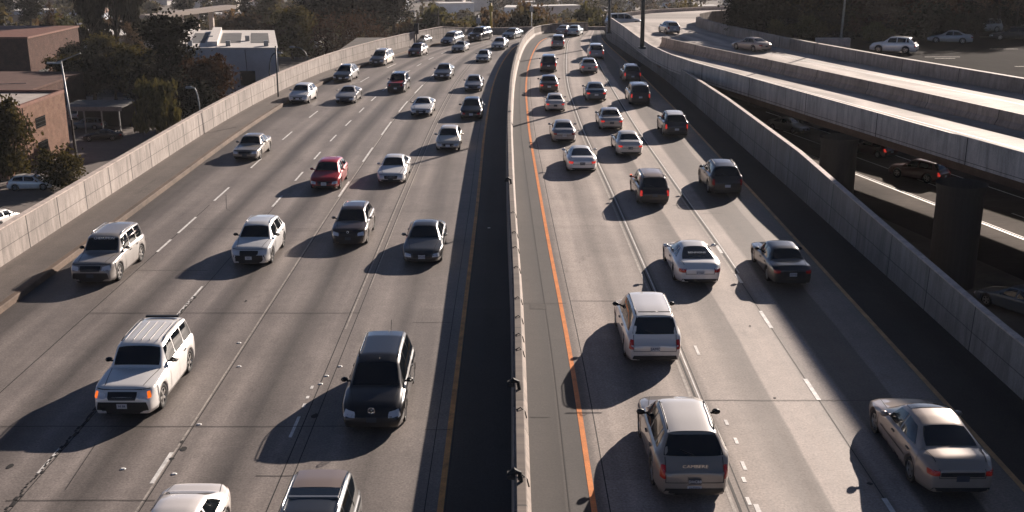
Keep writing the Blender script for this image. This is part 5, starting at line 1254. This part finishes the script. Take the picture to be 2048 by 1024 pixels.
for px, pyb, pyt, z, lb, mat, rr_ in [(982, 58, 6, 0, 'yellow signal pole beyond the bend of the freeway', noisy('yellow_pole', (.45, .30, .05), .6, 2), .22), (877, 72, 20, -3, 'dark wooden power pole beyond the left wall', M['bark'], .16), (418, 30, -10, ZG, 'thin utility pole over the far road at the top left', M['bark'], .14), (1063, 60, 8, -2, 'thin grey pole beyond the barrier bend', M['pole'], .10), (957, 60, 30, 0, 'short thin post beyond the end of the left wall', M['pole'], .1)]:
    p = G(px, pyb, z); zt2, _ = hat(px, pyt, p.y)
    def exu(bs, zz=zt2, wood=mat is M['bark']):
        m1 = MB(); h_ = zz - bs.z
        if wood: m1.box(-1.1, 1.1, -.06, .06, h_ - .9, h_ - .75)
        else: m1.box(-.3, .3, -.2, .2, h_ - 1.2, h_ - .4)
        return [('crossarm' if wood else 'signal_head', m1, mat)]
    pole_obj('utility_pole', [(p.x, p.y, min(z, ter(p.x, p.y))), (p.x, p.y, zt2)], [rr_, rr_ * .7], mat, lb, 'pole', exu)
# ------------------------------------------------------------------ far town
m_w = [noisy('far_wall', c_, .8, .3, .85, 1.1, grain=0) for c_ in ((.60, .55, .50), (.42, .37, .32), (.26, .20, .17), (.48, .52, .58), (.74, .71, .67))]
m_r = [noisy('far_roof', c_, .8, .3, .8, 1.1, grain=0) for c_ in ((.13, .10, .085), (.22, .12, .085), (.42, .40, .38), (.10, .10, .11), (.62, .60, .57))]
def house(x, y, L, W_, H_, rz, wm, rm, flat, label, group):
    z = ter(x, y); o = empty('distant_house' if not flat else 'distant_block', (x, y, z - .3), rz, label=label, cat='house' if not flat else 'building', group=group)
    mb = MB(); mb.box(-L / 2, L / 2, -W_ / 2, W_ / 2, 0, H_); mb.build('wall', wm, o)
    mb = MB()
    if flat: mb.box(-L / 2 - .2, L / 2 + .2, -W_ / 2 - .2, W_ / 2 + .2, H_, H_ + .5)
    else:
        e = .5; a, c = L / 2 + e, W_ / 2 + e; h = H_ + W_ * .28
        mb.add([(-a, -c, H_), (a, -c, H_), (a, c, H_), (-a, c, H_), (-a + .6, 0, h), (a - .6, 0, h)], [(0, 1, 5, 4), (2, 3, 4, 5), (1, 2, 5), (3, 0, 4), (3, 2, 1, 0)])
    mb.build('roof', rm, o)
    n = max(2, int(L / 3.2)) if y < 460 else 0
    for k in range(n):
        xx = -L / 2 + (k + .5) * L / n
        for fl in range(max(1, int(H_ / 3.2))):
            mb = MB(); mb.box(xx - .6, xx + .6, -W_ / 2 - .03, -W_ / 2 + .02, .9 + fl * 3, 2.2 + fl * 3); mb.build('window', M['glass'], o)
    return o
rnd = random.Random(11)
WN = ['cream', 'tan', 'brown', 'blue grey', 'white']; RN = ['dark brown', 'red tiled', 'pale grey', 'charcoal', 'white']
used = []
cnt = 0
for _ in range(3000):
    if cnt >= 190: break
    y = rnd.choice([rnd.uniform(340, 560), rnd.uniform(400, 760), rnd.uniform(340, 760)]); x = rnd.uniform(-y * .5, y * .30)
    if any(abs(x - a) < 16 and abs(y - b_) < 13 for a, b_ in used): continue
    used.append((x, y)); cnt += 1
    flat = rnd.random() < .4; wi = rnd.choice([0, 0, 1, 2, 3, 4, 4]); ri = rnd.randrange(5) if not flat else rnd.choice([2, 3, 4, 4])
    L_ = rnd.uniform(9, 16) * (1.6 if flat else 1)
    house(x, y, L_, rnd.uniform(7, 11), rnd.choice([3.2, 3.4, 6.2]) if not flat else rnd.choice([4, 6.5, 9]), rnd.choice([0, .3, -.25, 1.5]), m_w[wi], m_r[ri], flat,
          '%s walled %s with %s %s in the hazy town' % (WN[wi], 'building' if flat else 'house', RN[ri], 'flat roof' if flat else 'pitched roof'), '%s %s with %s roofs in the far town' % (WN[wi], 'blocks' if flat else 'houses', RN[ri]))
for px, y, L_, W_, H_, wi, lb in [(300, 236, 26, 14, 5, 4, 'long low white building past the hanging trees'), (120, 262, 30, 12, 5, 0, 'cream low building at the top left behind the brown one'), (455, 262, 18, 10, 4, 4, 'white flat roofed shed above the warehouse'), (60, 250, 14, 9, 6, 2, 'brown block near the top left corner')]:
    o = house((px - 1024) / 2090 * y, y, L_, W_, H_, 0, m_w[wi], m_r[4], True, lb, None); used.append((o.location.x, y))
for k in range(44):
    px = 835 + k * 13.7 + rnd.uniform(-8, 8); y = rnd.uniform(196, 262) if px < 1200 else rnd.uniform(186, 225); x = (px - 1024) / 2090 * y; kd = rnd.choice([0, 0, 1, 2])
    used.append((x, y)); s = rnd.uniform(.85, 1.3)
    tree('far', x, y, ter(x, y) - .2, (F_FAR, F_FARR, F_FARG)[kd], s * rnd.uniform(.95, 1.3), s * .8, ('olive tree in the belt just beyond the bend of the freeway', 'rusty brown tree in the belt just beyond the bend of the freeway', 'dark green tree in the belt just beyond the bend of the freeway')[kd], 'tree', 'belt_tree', ('olive trees of the belt beyond the bend', 'rusty trees of the belt beyond the bend', 'dark green trees of the belt beyond the bend')[kd])
cnt = 0
for _ in range(6000):
    if cnt >= 308: break
    y = rnd.choice([rnd.uniform(300, 480), rnd.uniform(330, 760)]) if cnt < 300 else rnd.uniform(215, 300); x = rnd.uniform(-y * .5, y * .30 if y > 300 else -y * .22)
    if any(abs(x - a) < 6.5 and abs(y - b_) < 6 for a, b_ in used): continue
    used.append((x, y)); cnt += 1; kd = rnd.choice([0, 0, 0, 1, 2]); k = rnd.choice(['far', 'far', 'far', 'pine']) if kd == 0 else 'far'
    s = rnd.uniform(.9, 1.9)
    tree(k, x, y, ter(x, y) - .2, (F_FAR, F_FARR, F_FARG)[kd], s, s, {0: 'hazy olive tree among the distant houses', 1: 'hazy rusty tree among the distant houses', 2: 'hazy green tree among the distant houses'}[kd] if k == 'far' else 'hazy conical tree among the distant houses', 'tree', 'distant_tree' if k == 'far' else 'distant_pine',
         {0: 'olive trees in the far town', 1: 'rusty trees in the far town', 2: 'green trees in the far town'}[kd] if k == 'far' else 'conical trees in the far town')
# overpass road far upper left
oroad = empty('distant_bridge', (-95, 300, ZG), label='thin pale elevated road crossing the far upper left', cat='bridge')
a, b_ = G(330, 42, ZG + 3), G(450, 26, ZG + 3)
n_ = (b_ - a).normalized(); s_ = Vector((n_.y, -n_.x, 0)) * 1.9
mb = MB(); q = [a - n_ * 8 - s_, b_ + n_ * 3 - s_, b_ + n_ * 3 + s_, a - n_ * 8 + s_]
mb.add([Vector((v.x, v.y, ZG + 5)) - oroad.location for v in q] + [Vector((v.x, v.y, ZG + 4)) - oroad.location for v in q], [(0, 1, 2, 3), (7, 6, 5, 4), (0, 4, 5, 1), (1, 5, 6, 2), (2, 6, 7, 3), (3, 7, 4, 0)]); mb.build('deck', m_para, oroad)
for k in range(5):
    c_ = a + (b_ - a) * (k / 4); mb = MB(); mb.box(c_.x - .6 - oroad.location.x, c_.x + .6 - oroad.location.x, c_.y - .6 - 300, c_.y + .6 - 300, -18, 4); mb.build('pier', m_coping, oroad)
# scrub along the foot of the left wall
# ------------------------------------------------------------------ haze
hz = bpy.data.materials.new('haze'); hz.use_nodes = True; ht = hz.node_tree; ht.nodes.clear()
pv = ht.nodes.new('ShaderNodeVolumePrincipled'); pv.inputs['Color'].default_value = (.93, .93, .95, 1); pv.inputs['Density'].default_value = .00010; pv.inputs['Anisotropy'].default_value = .3
ou = ht.nodes.new('ShaderNodeOutputMaterial'); ht.links.new(pv.outputs[0], ou.inputs['Volume'])
mb = MB(); mb.box(-1850, 1850, -60, 3450, -33, 21)
tag(mb.build('haze', hz), kind='stuff')
